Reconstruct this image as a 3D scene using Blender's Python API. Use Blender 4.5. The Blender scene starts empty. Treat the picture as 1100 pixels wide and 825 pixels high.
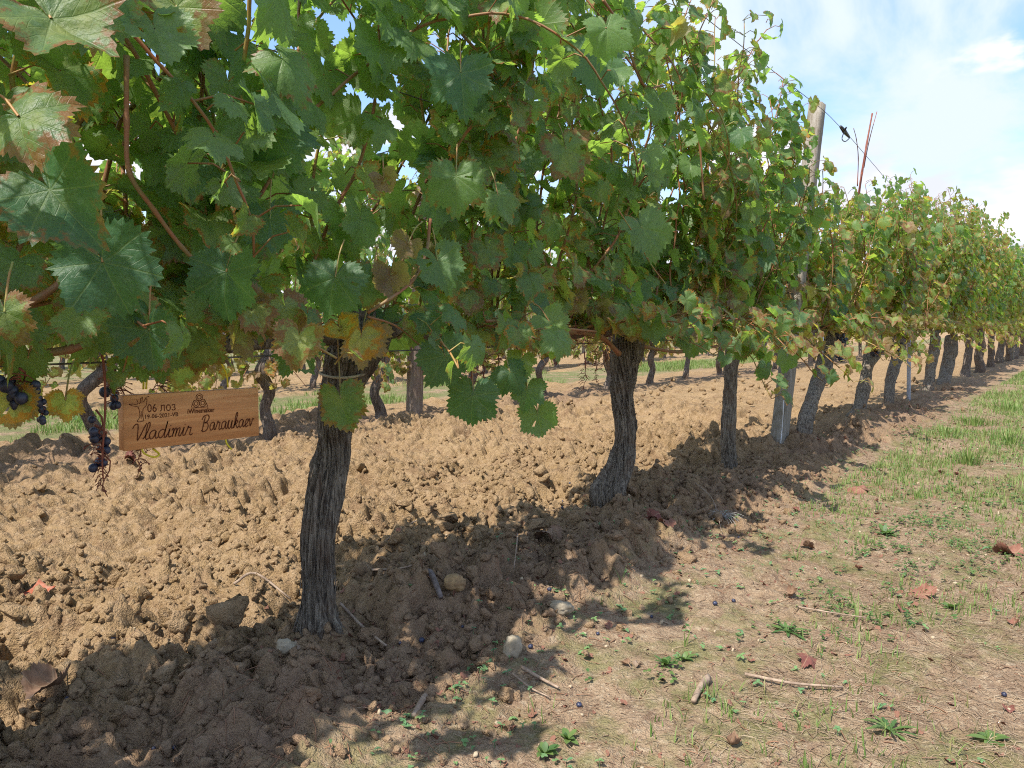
import bpy, math, random
import numpy as np
from mathutils import Vector

rng = np.random.default_rng(7)
random.seed(7)
sc = bpy.context.scene
col = sc.collection
R = math.radians

# ------------------------------------------------------------------ camera
FPX, HOR, XV, H = 800.0, 348.0, 1184.0, 0.65
PITCH = math.atan((412.5 - HOR) / FPX)
YAW = math.atan((XV - 550) / FPX * math.cos(PITCH))
cam = bpy.data.cameras.new('camera')
cam.sensor_width = 36.0
cam.lens = FPX / 1100 * 36
cam.clip_start = 0.05
cam.clip_end = 2000
cam_o = bpy.data.objects.new('camera', cam)
cam_o.location = (0, 0, H)
cam_o.rotation_euler = (R(90) - PITCH, 0, YAW)
col.objects.link(cam_o)
sc.camera = cam_o

# ------------------------------------------------------------------ light
SUN_EL = R(56)
TRAVEL = R(2)                    # light travels along +Y, turned this much towards +X
tx, ty = math.sin(TRAVEL), math.cos(TRAVEL)
sun = bpy.data.lights.new('sun', 'SUN')
sun.energy = 3.6
sun.angle = R(0.53)
sun.color = (1.0, 0.94, 0.84)
sun_o = bpy.data.objects.new('sun', sun)
d = Vector((tx * math.cos(SUN_EL), ty * math.cos(SUN_EL), -math.sin(SUN_EL)))
sun_o.rotation_euler = d.to_track_quat('-Z', 'Y').to_euler()
sun_o.location = (-3, -8, 12)
col.objects.link(sun_o)

world = bpy.data.worlds.new('World')
sc.world = world
world.use_nodes = True
wt = world.node_tree
for n in list(wt.nodes):
    wt.nodes.remove(n)


def nd(t, kind, ins=None, **props):
    n = t.nodes.new(kind)
    for k, v in props.items():
        setattr(n, k, v)
    for k, v in (ins or {}).items():
        s = n.inputs[k]
        if isinstance(v, bpy.types.NodeSocket):
            t.links.new(v, s)
        else:
            s.default_value = v
    return n


def mth(t, op, a, b=None, c=None, clamp=False):
    n = t.nodes.new('ShaderNodeMath')
    n.operation = op
    n.use_clamp = clamp
    for i, v in enumerate((a, b, c)):
        if v is None:
            continue
        if isinstance(v, bpy.types.NodeSocket):
            t.links.new(v, n.inputs[i])
        else:
            n.inputs[i].default_value = v
    return n.outputs[0]


def mrange(t, v, a, b, c=0.0, d=1.0, smooth=True):
    n = t.nodes.new('ShaderNodeMapRange')
    n.interpolation_type = 'SMOOTHSTEP' if smooth else 'LINEAR'
    t.links.new(v, n.inputs[0])
    for i, x in enumerate((a, b, c, d)):
        n.inputs[i + 1].default_value = x
    return n.outputs[0]


def mixc(t, f, a, b, mode='MIX'):
    n = t.nodes.new('ShaderNodeMix')
    n.data_type = 'RGBA'
    n.blend_type = mode
    for s, v in ((n.inputs[0], f), (n.inputs[6], a), (n.inputs[7], b)):
        if isinstance(v, bpy.types.NodeSocket):
            t.links.new(v, s)
        elif isinstance(v, (tuple, list)):
            s.default_value = (*v[:3], 1)
        else:
            s.default_value = v
    return n.outputs[2]


def noise(t, vec, scale, detail=4, rough=.55, dim='3D', dist=0.0):
    n = nd(t, 'ShaderNodeTexNoise', {'Scale': scale, 'Detail': detail, 'Roughness': rough, 'Distortion': dist}, noise_dimensions=dim)
    if vec is not None:
        t.links.new(vec, n.inputs['Vector'])
    return n.outputs[0]


# sky with thin high cloud and a low cumulus bank
sky = nd(wt, 'ShaderNodeTexSky', sky_type='NISHITA', sun_disc=False, sun_elevation=SUN_EL,
         sun_rotation=math.atan2(-tx, -ty), altitude=150, air_density=1.0, dust_density=1.2, ozone_density=2.2)
tc = nd(wt, 'ShaderNodeTexCoord')
sx = nd(wt, 'ShaderNodeSeparateXYZ', {0: tc.outputs['Generated']})
zz = mth(wt, 'ADD', mth(wt, 'MAXIMUM', sx.outputs[2], 0.0), 0.12)
px_ = mth(wt, 'DIVIDE', sx.outputs[0], zz)
py_ = mth(wt, 'DIVIDE', sx.outputs[1], zz)
pv = nd(wt, 'ShaderNodeCombineXYZ', {0: px_, 1: mth(wt, 'MULTIPLY', py_, 0.45), 2: 3.3})
high = mrange(wt, noise(wt, pv.outputs[0], 0.95, 7, .58, dist=0.9), 0.45, 0.64, 0.0, 1.0)
# cumulus: puffy noise in direction space, kept near the horizon
cv = nd(wt, 'ShaderNodeVectorMath', {0: tc.outputs['Generated'], 1: (1.0, 1.0, 2.3)}, operation='MULTIPLY')
cn = noise(wt, cv.outputs[0], 4.2, 7, .5)
hgt = mrange(wt, sx.outputs[2], 0.34, 0.14, 0.0, 0.22)
cum = mrange(wt, mth(wt, 'ADD', cn, hgt), 0.63, 0.70)
shade = mrange(wt, noise(wt, cv.outputs[0], 7.0, 4), .35, .65, 0.0, 1.0)
cumcol = mixc(wt, shade, (2.7, 2.8, 3.2), (3.5, 3.5, 3.65))
sk = mixc(wt, 0.30, sky.outputs[0], (0.70, 1.45, 3.2))
c1 = mixc(wt, high, sk, (2.62, 2.98, 3.40))
c2 = mixc(wt, cum, c1, cumcol)
bg = nd(wt, 'ShaderNodeBackground', {'Color': c2, 'Strength': 0.15})
wo = nd(wt, 'ShaderNodeOutputWorld')
wt.links.new(bg.outputs[0], wo.inputs[0])

sc.view_settings.view_transform = 'Standard'
sc.view_settings.look = 'None'
sc.view_settings.gamma = 1
sc.view_settings.exposure = 1.15
sc.render.engine = 'CYCLES'
sc.cycles.use_denoising = False
sc.cycles.pixel_filter_type = 'BLACKMAN_HARRIS'
sc.cycles.filter_width = 1.1
sc.cycles.max_bounces = 8
sc.cycles.transparent_max_bounces = 4
sc.cycles.diffuse_bounces = 4
sc.cycles.glossy_bounces = 2

X0 = -1.24                        # the front row's line


def ray(px, py):
    u = (px - 550) / FPX
    v = (412.5 - py) / FPX
    fw = math.cos(PITCH) + v * math.sin(PITCH)
    up = -math.sin(PITCH) + v * math.cos(PITCH)
    return np.array([u * math.cos(YAW) - fw * math.sin(YAW), u * math.sin(YAW) + fw * math.cos(YAW), up])


def on_x(px, py, X=X0):
    r = ray(px, py)
    return r * (X / r[0]) + np.array([0, 0, H])


def on_ground(px, py, z=0.0):
    r = ray(px, py)
    return r * ((z - H) / r[2]) + np.array([0, 0, H])


def depth_of(p):
    return -p[0] * math.sin(YAW) + p[1] * math.cos(YAW)


# ------------------------------------------------------------------ noise in numpy
def hash3(ix, iy, iz, seed=0):
    h = (ix.astype(np.int64) * 374761393 + iy.astype(np.int64) * 668265263 + iz.astype(np.int64) * 2147483647 + seed * 974634777) & 0xFFFFFFFF
    h = ((h ^ (h >> 13)) * 1274126177) & 0xFFFFFFFF
    h = ((h ^ (h >> 16)) * 2246822519) & 0xFFFFFFFF
    return ((h ^ (h >> 15)) & 0xFFFFFF) / float(0xFFFFFF)


def vnoise(x, y, z, seed=0):
    x, y, z = np.broadcast_arrays(np.asarray(x, float), np.asarray(y, float), np.asarray(z, float))
    fx, fy, fz = np.floor(x), np.floor(y), np.floor(z)
    ax, ay, az = x - fx, y - fy, z - fz
    ax, ay, az = ax * ax * (3 - 2 * ax), ay * ay * (3 - 2 * ay), az * az * (3 - 2 * az)
    fx, fy, fz = fx.astype(np.int64), fy.astype(np.int64), fz.astype(np.int64)
    o = 0
    for dx in (0, 1):
        for dy in (0, 1):
            for dz in (0, 1):
                w = (ax if dx else 1 - ax) * (ay if dy else 1 - ay) * (az if dz else 1 - az)
                o = o + w * hash3(fx + dx, fy + dy, fz + dz, seed)
    return o * 2 - 1


def fbm(x, y, z, seed=0, oct=4, gain=.5):
    a, o, f = 1.0, 0, 1.0
    for i in range(oct):
        o = o + a * vnoise(x * f, y * f, z * f, seed + i * 17)
        a *= gain
        f *= 2.03
    return o


def sstep(a, b, x):
    t = np.clip((x - a) / (b - a), 0, 1)
    return t * t * (3 - 2 * t)


def lumps(x, y, s, seed):
    ix, iy = np.floor(x / s), np.floor(y / s)
    out = np.zeros_like(x)
    for dx in (-1, 0, 1):
        for dy in (-1, 0, 1):
            cx, cy = ix + dx, iy + dy
            zero = np.zeros_like(cx)
            jx = (cx + .15 + .7 * hash3(cx, cy, zero, seed)) * s
            jy = (cy + .15 + .7 * hash3(cx, cy, zero, seed + 1)) * s
            rr = s * (.26 + .44 * hash3(cx, cy, zero, seed + 2))
            an = hash3(cx, cy, zero, seed + 3) * 6.283
            el = .65 + .7 * hash3(cx, cy, zero, seed + 4)
            ux, uy = x - jx, y - jy
            vx, vy = (ux * np.cos(an) + uy * np.sin(an)) * el, (-ux * np.sin(an) + uy * np.cos(an)) / el
            q = 1 - (vx * vx + vy * vy) / (rr * rr) * (1 + .9 * vnoise(x / s * 2.6, y / s * 2.6, zero + .5, seed + 6))
            out = np.maximum(out, np.sqrt(np.maximum(q, 0)) * rr * (.60 + .75 * hash3(cx, cy, zero, seed + 5) ** 2))
    return out


def tilled_mask(x, y):
    e = -0.83 + .07 * vnoise(x * 2, y * 2.2, 0 * x, 5) + .03 * vnoise(x * 9, y * 9, 0 * x, 6)
    e = e - .05 * sstep(2.5, 6, y)
    m = sstep(e + .05, e - .10, x) * sstep(-4.65, -4.4, x + .1 * vnoise(x * 3, y * 3, 0 * x, 9))
    m = np.maximum(m, sstep(-5.65, -5.9, x) * sstep(-9.6, -9.3, x))
    return m


def ground_h(x, y, sp=None, fine=True):
    x = np.asarray(x, float)
    y = np.asarray(y, float)
    if sp is None:
        sp = np.zeros_like(x)
    m = tilled_mask(x, y)
    z = .018 * fbm(x * 1.3, y * 1.3, 0 * x, 21, 3) * np.clip(6 / (1 + np.hypot(x, y)), .3, 1)
    z = z + m * (.028 * fbm(x * 3.2, y * 3.2, 0 * x, 31, 3) - .012)
    z = z + .035 * np.exp(-((x + 1.12) / .28) ** 2) + .03 * np.exp(-((x + 1.75) / .3) ** 2) * (.5 + .5 * vnoise(x * 1.5, y * 1.5, 0 * x, 8))
    # path surface
    z = z + (1 - m) * (.006 * fbm(x * 14, y * 14, 0 * x, 41, 4) + .0022 * vnoise(x * 90, y * 90, 0 * x, 44))
    if fine:
        pd = (1 - m) * np.clip(fbm(x * 3, y * 3, 0 * x, 45, 3) * .8 + .25, 0, 1) * np.clip(1.5 - sp / .02, 0, 1)
        z = z + pd * (.5 * lumps(x, y, .024, 46) + .5 * lumps(x, y, .013, 47))
    if fine:
        wx = x + .014 * fbm(x * 24, y * 24, 0 * x, 51, 3)
        wy = y + .014 * fbm(x * 24, y * 24, 3 + 0 * x, 52, 3)
        dens = np.clip(.72 + .75 * fbm(x * 2.1, y * 2.1, 0 * x, 61, 3), .12, 1.25)
        for s, k, sd in ((.17, .50, 1), (.095, .62, 20), (.055, .85, 40), (.030, .95, 60), (.017, .9, 80)):
            fade = np.clip(1.6 - sp / s * 2.0, 0, 1)
            if fade.max() > 0:
                z = z + m * fade * k * dens * lumps(wx + sd * .37, wy, s, sd)
        hf = np.clip(1.5 - sp / .02, 0, 1)
        rg = 1 - np.abs(fbm(wx * 11, wy * 11, 0 * x, 91, 3))
        z = z + m * hf * .020 * (rg - .6)
        z = z - m * hf * .022 * sstep(.15, .55, vnoise(wx * 17, wy * 17, 5 + 0 * x, 95))
        z = z + m * hf * (.0080 * vnoise(x * 62, y * 62, 0 * x, 72) + .0052 * vnoise(x * 118, y * 118, 0 * x, 71))
    return z


def gz(x, y, fine=True):
    return float(ground_h(np.array([x]), np.array([y]), None, fine)[0])


def gtop(x, y, r=.012):
    a = np.linspace(0, 6.283, 9)
    xx = np.concatenate([[x], x + r * np.cos(a), x + .5 * r * np.cos(a + .3)])
    yy = np.concatenate([[y], y + r * np.sin(a), y + .5 * r * np.sin(a + .3)])
    z = ground_h(xx, yy)
    return float(.65 * z.max() + .35 * z.mean())


# ------------------------------------------------------------------ mesh plumbing
def mesh_np(name, V, loops, totals, smooth=True):
    me = bpy.data.meshes.new(name)
    V = np.asarray(V, np.float32).reshape(-1, 3)
    loops = np.asarray(loops, np.int32).ravel()
    totals = np.asarray(totals, np.int32).ravel()
    me.vertices.add(len(V))
    me.vertices.foreach_set('co', V.ravel())
    me.loops.add(len(loops))
    me.loops.foreach_set('vertex_index', loops)
    me.polygons.add(len(totals))
    st = np.zeros(len(totals), np.int32)
    st[1:] = np.cumsum(totals)[:-1]
    me.polygons.foreach_set('loop_start', st)
    me.polygons.foreach_set('loop_total', totals)
    if smooth:
        me.polygons.foreach_set('use_smooth', np.ones(len(totals), bool))
    me.update(calc_edges=True)
    return me


class Soup:
    """collects vertices and faces (lists of arrays) into one mesh"""

    def __init__(self):
        self.v, self.l, self.t, self.n = [], [], [], 0
        self.uv, self.c = [], []

    def add(self, V, loops, totals, uv=None, c=None):
        self.v.append(V)
        self.l.append(np.asarray(loops) + self.n)
        self.t.append(np.asarray(totals))
        self.n += len(V)
        if uv is not None:
            self.uv.append(uv)
        if c is not None:
            self.c.append(c)

    def build(self, name, mat, parent=None, smooth=True):
        if not self.v:
            return None
        me = mesh_np(name, np.concatenate(self.v), np.concatenate(self.l), np.concatenate(self.t), smooth)
        if self.uv:
            U = np.concatenate(self.uv)
            li = np.concatenate(self.l)
            lay = me.uv_layers.new(name='leafuv')
            lay.data.foreach_set('uv', U[li].astype(np.float32).ravel())
        if self.c:
            at = me.color_attributes.new('leafdata', 'FLOAT_COLOR', 'POINT')
            at.data.foreach_set('color', np.concatenate(self.c).astype(np.float32).ravel())
        me.materials.append(mat)
        o = bpy.data.objects.new(name, me)
        col.objects.link(o)
        if parent:
            o.parent = parent
        return o


def tube(S, pts, rad, k=8, caps=True, c=None):
    pts = np.asarray(pts, float)
    n = len(pts)
    rad = np.broadcast_to(np.asarray(rad, float), (n,))
    T = np.gradient(pts, axis=0)
    T /= np.linalg.norm(T, axis=1)[:, None] + 1e-9
    ref = np.array([0, 0, 1.0]) if abs(T[:, 2]).mean() < .8 else np.array([1.0, 0, 0])
    A = np.cross(T, ref)
    A /= np.linalg.norm(A, axis=1)[:, None] + 1e-9
    B = np.cross(T, A)
    th = np.arange(k) / k * 2 * math.pi
    V = pts[:, None] + rad[:, None, None] * (np.cos(th)[None, :, None] * A[:, None] + np.sin(th)[None, :, None] * B[:, None])
    i = np.arange(n - 1)[:, None] * k
    j = np.arange(k)[None]
    q = np.stack([i + j, i + (j + 1) % k, i + k + (j + 1) % k, i + k + j], -1).reshape(-1)
    loops = [q]
    tot = [np.full((n - 1) * k, 4)]
    if caps:
        loops += [np.arange(k)[::-1], np.arange(k) + (n - 1) * k]
        tot += [np.array([k, k])]
    S.add(V.reshape(-1, 3), np.concatenate(loops), np.concatenate(tot), c=None if c is None else np.tile(c, (n * k, 1)))


def smooth_path(P, m=8):
    P = np.asarray(P, float)
    Q = np.vstack([2 * P[0] - P[1], P, 2 * P[-1] - P[-2]])
    out = []
    for i in range(1, len(Q) - 2):
        for t in np.linspace(0, 1, m, endpoint=False):
            a, b, c, d = Q[i - 1], Q[i], Q[i + 1], Q[i + 2]
            out.append(.5 * (2 * b + (c - a) * t + (2 * a - 5 * b + 4 * c - d) * t * t + (3 * b - a - 3 * c + d) * t ** 3))
    out.append(P[-1])
    return np.array(out)


def tag(o, label=None, cat=None, group=None, kind=None):
    if label:
        o['label'] = label
    if cat:
        o['category'] = cat
    if group:
        o['group'] = group
    if kind:
        o['kind'] = kind
    return o


def empty(name, loc):
    o = bpy.data.objects.new(name, None)
    o.empty_display_size = .1
    o.location = loc
    col.objects.link(o)
    return o


def box(S, c, s, rz=0.0, bev=0.0):
    cx, cy, cz = c
    hx, hy, hz = s[0] / 2, s[1] / 2, s[2] / 2
    V, L, Tt = [], [], []
    b = bev
    if b <= 0:
        V = [(sx * hx, sy * hy, sz * hz) for sx in (-1, 1) for sy in (-1, 1) for sz in (-1, 1)]
        F = [(0, 1, 3, 2), (4, 6, 7, 5), (0, 4, 5, 1), (2, 3, 7, 6), (0, 2, 6, 4), (1, 5, 7, 3)]
    else:
        rings = []
        def ring(z, ins):
            base = len(V)
            a, e = hx - ins, hy - ins
            for x, y in ((a - b, -e), (a, -e + b), (a, e - b), (a - b, e), (-a + b, e), (-a, e - b), (-a, -e + b), (-a + b, -e)):
                V.append((x, y, z))
            rings.append(base)
        ring(-hz, b); ring(-hz + b, 0); ring(hz - b, 0); ring(hz, b)
        F = []
        for r0, r1 in zip(rings, rings[1:]):
            for j in range(8):
                F.append((r0 + j, r0 + (j + 1) % 8, r1 + (j + 1) % 8, r1 + j))
        F.append(tuple(range(rings[0] + 7, rings[0] - 1, -1)))
        F.append(tuple(range(rings[3], rings[3] + 8)))
    V = np.array(V)
    ca, sa = math.cos(rz), math.sin(rz)
    V = np.stack([V[:, 0] * ca - V[:, 1] * sa + cx, V[:, 0] * sa + V[:, 1] * ca + cy, V[:, 2] + cz], 1)
    S.add(V, np.concatenate([np.array(f) for f in F]), np.array([len(f) for f in F]))


# ------------------------------------------------------------------ materials
def newmat(name):
    m = bpy.data.materials.new(name)
    m.use_nodes = True
    t = m.node_tree
    p = t.nodes['Principled BSDF']
    return m, t, p, t.nodes['Material Output']


def setp(t, p, **k):
    names = {'col': 'Base Color', 'rough': 'Roughness', 'spec': 'Specular IOR Level', 'normal': 'Normal', 'metal': 'Metallic', 'sub': 'Subsurface Weight'}
    for a, v in k.items():
        s = p.inputs[names[a]]
        if isinstance(v, bpy.types.NodeSocket):
            t.links.new(v, s)
        elif isinstance(v, tuple):
            s.default_value = (*v[:3], 1)
        else:
            s.default_value = v


def bump(t, h, strength=.5, dist=.01):
    return nd(t, 'ShaderNodeBump', {'Height': h, 'Strength': strength, 'Distance': dist}).outputs[0]


def make_leaf_mat():
    m, t, p, out = newmat('vine leaf')
    uv = nd(t, 'ShaderNodeUVMap', uv_map='leafuv').outputs[0]
    s = nd(t, 'ShaderNodeSeparateXYZ', {0: uv})
    x, y = s.outputs[0], s.outputs[1]
    at = nd(t, 'ShaderNodeAttribute', attribute_name='leafdata', attribute_type='GEOMETRY')
    sc_ = nd(t, 'ShaderNodeSeparateColor', {0: at.outputs['Color']})
    edge, age, hue = sc_.outputs[0], sc_.outputs[1], sc_.outputs[2]
    th = mth(t, 'ARCTAN2', x, y)
    w = mth(t, 'WRAP', th, 0.4538, -0.4538)
    r = mth(t, 'SQRT', mth(t, 'ADD', mth(t, 'MULTIPLY', x, x), mth(t, 'MULTIPLY', y, y)))
    a = mth(t, 'MULTIPLY', r, mth(t, 'COSINE', w))
    b = mth(t, 'ABSOLUTE', mth(t, 'MULTIPLY', r, mth(t, 'SINE', w)))
    mv = mrange(t, b, 0.004, 0.022, 1, 0)
    fr = mth(t, 'FRACT', mth(t, 'MULTIPLY', mth(t, 'SUBTRACT', a, mth(t, 'MULTIPLY', b, 0.95)), 6.5))
    sv = mrange(t, mth(t, 'ABSOLUTE', mth(t, 'SUBTRACT', fr, .5)), 0.0, 0.09, .55, 0)
    vein = mth(t, 'MAXIMUM', mv, sv)
    cv = nd(t, 'ShaderNodeCombineXYZ', {0: x, 1: y, 2: mth(t, 'MULTIPLY', hue, 77)}).outputs[0]
    n1 = noise(t, cv, 2.2, 4, .6)
    n2 = noise(t, cv, 14, 3, .6)
    n3 = noise(t, cv, 5.0, 5, .65)
    # base green
    g = mixc(t, mrange(t, hue, .0, .75), (.048, .130, .070), (.16, .26, .085))
    yg = mixc(t, hue, (.30, .355, .11), (.46, .42, .13))
    g = mixc(t, mrange(t, mth(t, 'ADD', age, mth(t, 'MULTIPLY', mth(t, 'SUBTRACT', n1, .5), .7)), .50, 1.05), g, yg)
    g = mixc(t, mth(t, 'MULTIPLY', mrange(t, n2, .3, .7), .35), g, mixc(t, .5, g, (.02, .06, .02)))
    n5 = noise(t, cv, 6.5, 6, .7)
    g = mixc(t, mth(t, 'MULTIPLY', mrange(t, n5, .52, .70), .38), g, (.20, .29, .22))
    g = mixc(t, mth(t, 'MULTIPLY', mrange(t, n5, .45, .33), .22), g, (.02, .05, .022))
    g = mixc(t, mth(t, 'MULTIPLY', vein, .40), g, (.20, .27, .11))
    # rusty and dry edges
    dd = mth(t, 'ADD', mth(t, 'ADD', mth(t, 'MULTIPLY', edge, .62), mth(t, 'MULTIPLY', n3, 1.0)), mth(t, 'MULTIPLY', age, .62))
    rust = mixc(t, mrange(t, hue, .55, 1.0), mixc(t, n1, (.22, .065, .032), (.24, .13, .06)), (.52, .21, .030))
    dryc = mixc(t, n2, (.20, .115, .065), (.33, .22, .14))
    g2 = mixc(t, mrange(t, dd, 1.36, 1.52), g, rust)
    g2 = mixc(t, mrange(t, dd, 1.52, 1.70), g2, dryc)
    geo = nd(t, 'ShaderNodeNewGeometry')
    under = mixc(t, .55, g2, mixc(t, vein, (.17, .22, .12), (.26, .29, .16)))
    cfin = mixc(t, geo.outputs['Backfacing'], g2, under)
    bp = bump(t, mth(t, 'ADD', mth(t, 'MULTIPLY', vein, -.35), mth(t, 'MULTIPLY', n2, .7)), .45, .003)
    setp(t, p, col=cfin, rough=mrange(t, n1, .3, .7, .38, .55), spec=.42, normal=bp)
    tr = nd(t, 'ShaderNodeBsdfTranslucent', {'Color': mixc(t, 1.0, mixc(t, .30, g2, (.30, .42, .04)), (2.0, 2.1, 1.1), 'MULTIPLY'), 'Normal': bp})
    mx = nd(t, 'ShaderNodeMixShader', {0: .54, 1: p.outputs[0], 2: tr.outputs[0]})
    t.links.new(mx.outputs[0], out.inputs[0])
    return m


def make_bark_mat(name, dark, light, warm):
    m, t, p, out = newmat(name)
    tcn = nd(t, 'ShaderNodeTexCoord').outputs['Object']
    mp = nd(t, 'ShaderNodeVectorMath', {0: tcn, 1: (1, 1, .11)}, operation='MULTIPLY').outputs[0]
    n1 = noise(t, mp, 150, 8, .72, dist=.6)
    n2 = noise(t, mp, 300, 4, .6)
    n3 = noise(t, tcn, 14, 4, .6)
    c = mixc(t, mrange(t, n1, .36, .62), dark, light)
    c = mixc(t, mth(t, 'MULTIPLY', mrange(t, n3, .45, .68), .55), c, warm)
    c = mixc(t, mth(t, 'MULTIPLY', mrange(t, n2, .55, .75), .30), c, (.45, .42, .38))
    at = nd(t, 'ShaderNodeAttribute', attribute_name='leafdata', attribute_type='GEOMETRY')
    h = mth(t, 'ADD', mth(t, 'MULTIPLY', n1, 1.0), mth(t, 'MULTIPLY', n2, .35))
    setp(t, p, col=c, rough=.9, spec=.15, normal=bump(t, h, 1.0, .010))
    return m


def make_ground_mat():
    m, t, p, out = newmat('earth')
    pos = nd(t, 'ShaderNodeNewGeometry').outputs['Position']
    at = nd(t, 'ShaderNodeAttribute', attribute_name='leafdata', attribute_type='GEOMETRY')
    s = nd(t, 'ShaderNodeSeparateColor', {0: at.outputs['Color']})
    till, grass, damp_shade = s.outputs
    a = noise(t, pos, 2.3, 5, .6)
    b = noise(t, pos, 26, 5, .65)
    c = noise(t, pos, 180, 3, .6)
    vor = nd(t, 'ShaderNodeTexVoronoi', {'Vector': pos, 'Scale': 95.0}, feature='F1').outputs
    e2 = noise(t, pos, 70, 4, .7)
    e3 = noise(t, pos, 9, 5, .65)
    soil = mixc(t, mrange(t, a, .3, .7), (.242, .156, .074), (.325, .222, .115))
    soil = mixc(t, mrange(t, b, .3, .72), soil, (.335, .230, .133))
    soil = mixc(t, mth(t, 'MULTIPLY', mrange(t, e3, .52, .66), .55), soil, (.165, .098, .058))
    soil = mixc(t, mth(t, 'MULTIPLY', mrange(t, e2, .52, .68), .60), soil, (.42, .31, .20))
    soil = mixc(t, mth(t, 'MULTIPLY', mrange(t, e2, .46, .34), .55), soil, (.125, .075, .045))
    soil = mixc(t, mth(t, 'MULTIPLY', mrange(t, c, .5, .8), .35), soil, (.24, .155, .095))
    soil = mixc(t, mth(t, 'MULTIPLY', damp_shade, .62), soil, mixc(t, b, (.178, .112, .080), (.30, .202, .148)))  # browner damp tone that also carries the shade under the rows
    path = mixc(t, mrange(t, a, .3, .7), (.25, .168, .106), (.325, .232, .152))
    path = mixc(t, mrange(t, b, .42, .70), path, (.185, .120, .08))
    path = mixc(t, mth(t, 'MULTIPLY', mrange(t, noise(t, pos, 60, 4, .7), .52, .66), .6), path, (.42, .335, .235))
    path = mixc(t, mth(t, 'MULTIPLY', mrange(t, c, .5, .75), .45), path, (.56, .45, .32))
    g3 = noise(t, pos, 5.5, 5, .7)
    path = mixc(t, mth(t, 'MULTIPLY', mrange(t, g3, .46, .62), .55), path, (.125, .15, .042))
    path = mixc(t, mth(t, 'MULTIPLY', mrange(t, vor[0], .10, .05), .35), path, (.60, .52, .40))
    cc = mixc(t, till, path, soil)
    gr = mixc(t, b, (.10, .14, .045), (.22, .20, .10))
    cc = mixc(t, mth(t, 'MULTIPLY', grass, mrange(t, noise(t, pos, 3.5, 5, .7), .38, .56)), cc, gr)
    h = mth(t, 'ADD', mth(t, 'MULTIPLY', b, .8), mth(t, 'ADD', mth(t, 'MULTIPLY', c, .45), mth(t, 'MULTIPLY', noise(t, pos, 420, 2, .5), .22)))
    setp(t, p, col=cc, rough=.95, spec=.12, normal=bump(t, h, 1.0, .020))
    return m


def simple(name, colr, rough=.6, spec=.4, var=.0, scale=30, bumpk=0.0, metal=0.0, col2=None):
    m, t, p, out = newmat(name)
    tcn = nd(t, 'ShaderNodeTexCoord').outputs['Object']
    n = noise(t, tcn, scale, 4, .6)
    c2 = col2 or tuple(v * (1 - var) for v in colr)
    c = mixc(t, mrange(t, n, .35, .65), colr, c2)
    setp(t, p, col=c, rough=rough, spec=spec, metal=metal)
    if bumpk:
        setp(t, p, normal=bump(t, n, bumpk, .004))
    return m


LEAF = make_leaf_mat()
BARK = make_bark_mat('vine bark', (.060, .046, .037), (.31, .265, .210), (.170, .110, .070))
BARKFAR = make_bark_mat('vine bark far', (.065, .050, .042), (.25, .205, .170), (.18, .115, .08))
EARTH = make_ground_mat()
SHOOT = simple('shoot bark', (.30, .12, .060), .55, .35, scale=25, col2=(.22, .15, .065))
SHOOTG = simple('green shoot', (.24, .26, .07), .5, .4, scale=30, col2=(.34, .16, .06))
STALK = simple('dry stalk', (.24, .075, .045), .7, .2, scale=60, col2=(.16, .06, .04))
WIRE = simple('wire steel', (.16, .15, .14), .5, .5, .4, 60, metal=.7)


def make_grape_mat():
    m, t, p, out = newmat('grape skin')
    tcn = nd(t, 'ShaderNodeTexCoord').outputs['Object']
    n = noise(t, tcn, 90, 4, .6)
    c = mixc(t, mrange(t, n, .35, .7), (.010, .010, .026), (.045, .055, .105))
    setp(t, p, col=c, rough=.42, spec=.5)
    return m


GRAPE = make_grape_mat()


# ------------------------------------------------------------------ leaf shapes
def outline(th, teeth=True, depth=1.0, n_teeth=38, ph=0.0):
    a = np.abs(th)
    ks = np.radians([0, 26, 52, 79, 104, 132, 155, 171, 180])
    rs = np.array([1.0, .76, .93, .70, .82, .72, .62, .40, .12])
    rs = np.where(np.arange(9) % 2 == 1, rs + (1 - depth) * .10, rs)
    rs[7] = .40
    r = sum(np.interp(np.minimum(np.abs(a + o_), 2 * math.pi - np.abs(a + o_)), ks, rs) * w_ for o_, w_ in zip(np.radians([-11, -6, 0, 6, 11]), (.14, .22, .28, .22, .14)))
    r = r * (1 - .75 * sstep(R(166), R(180), a))
    # round off the lobes a little with a cosine blend
    k2 = np.interp(a, ks, np.roll(rs, 0))
    lob = .035 * np.cos(a / np.radians(52) * 2 * math.pi) * (a < R(125))
    r = r + lob * depth
    return r


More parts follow.
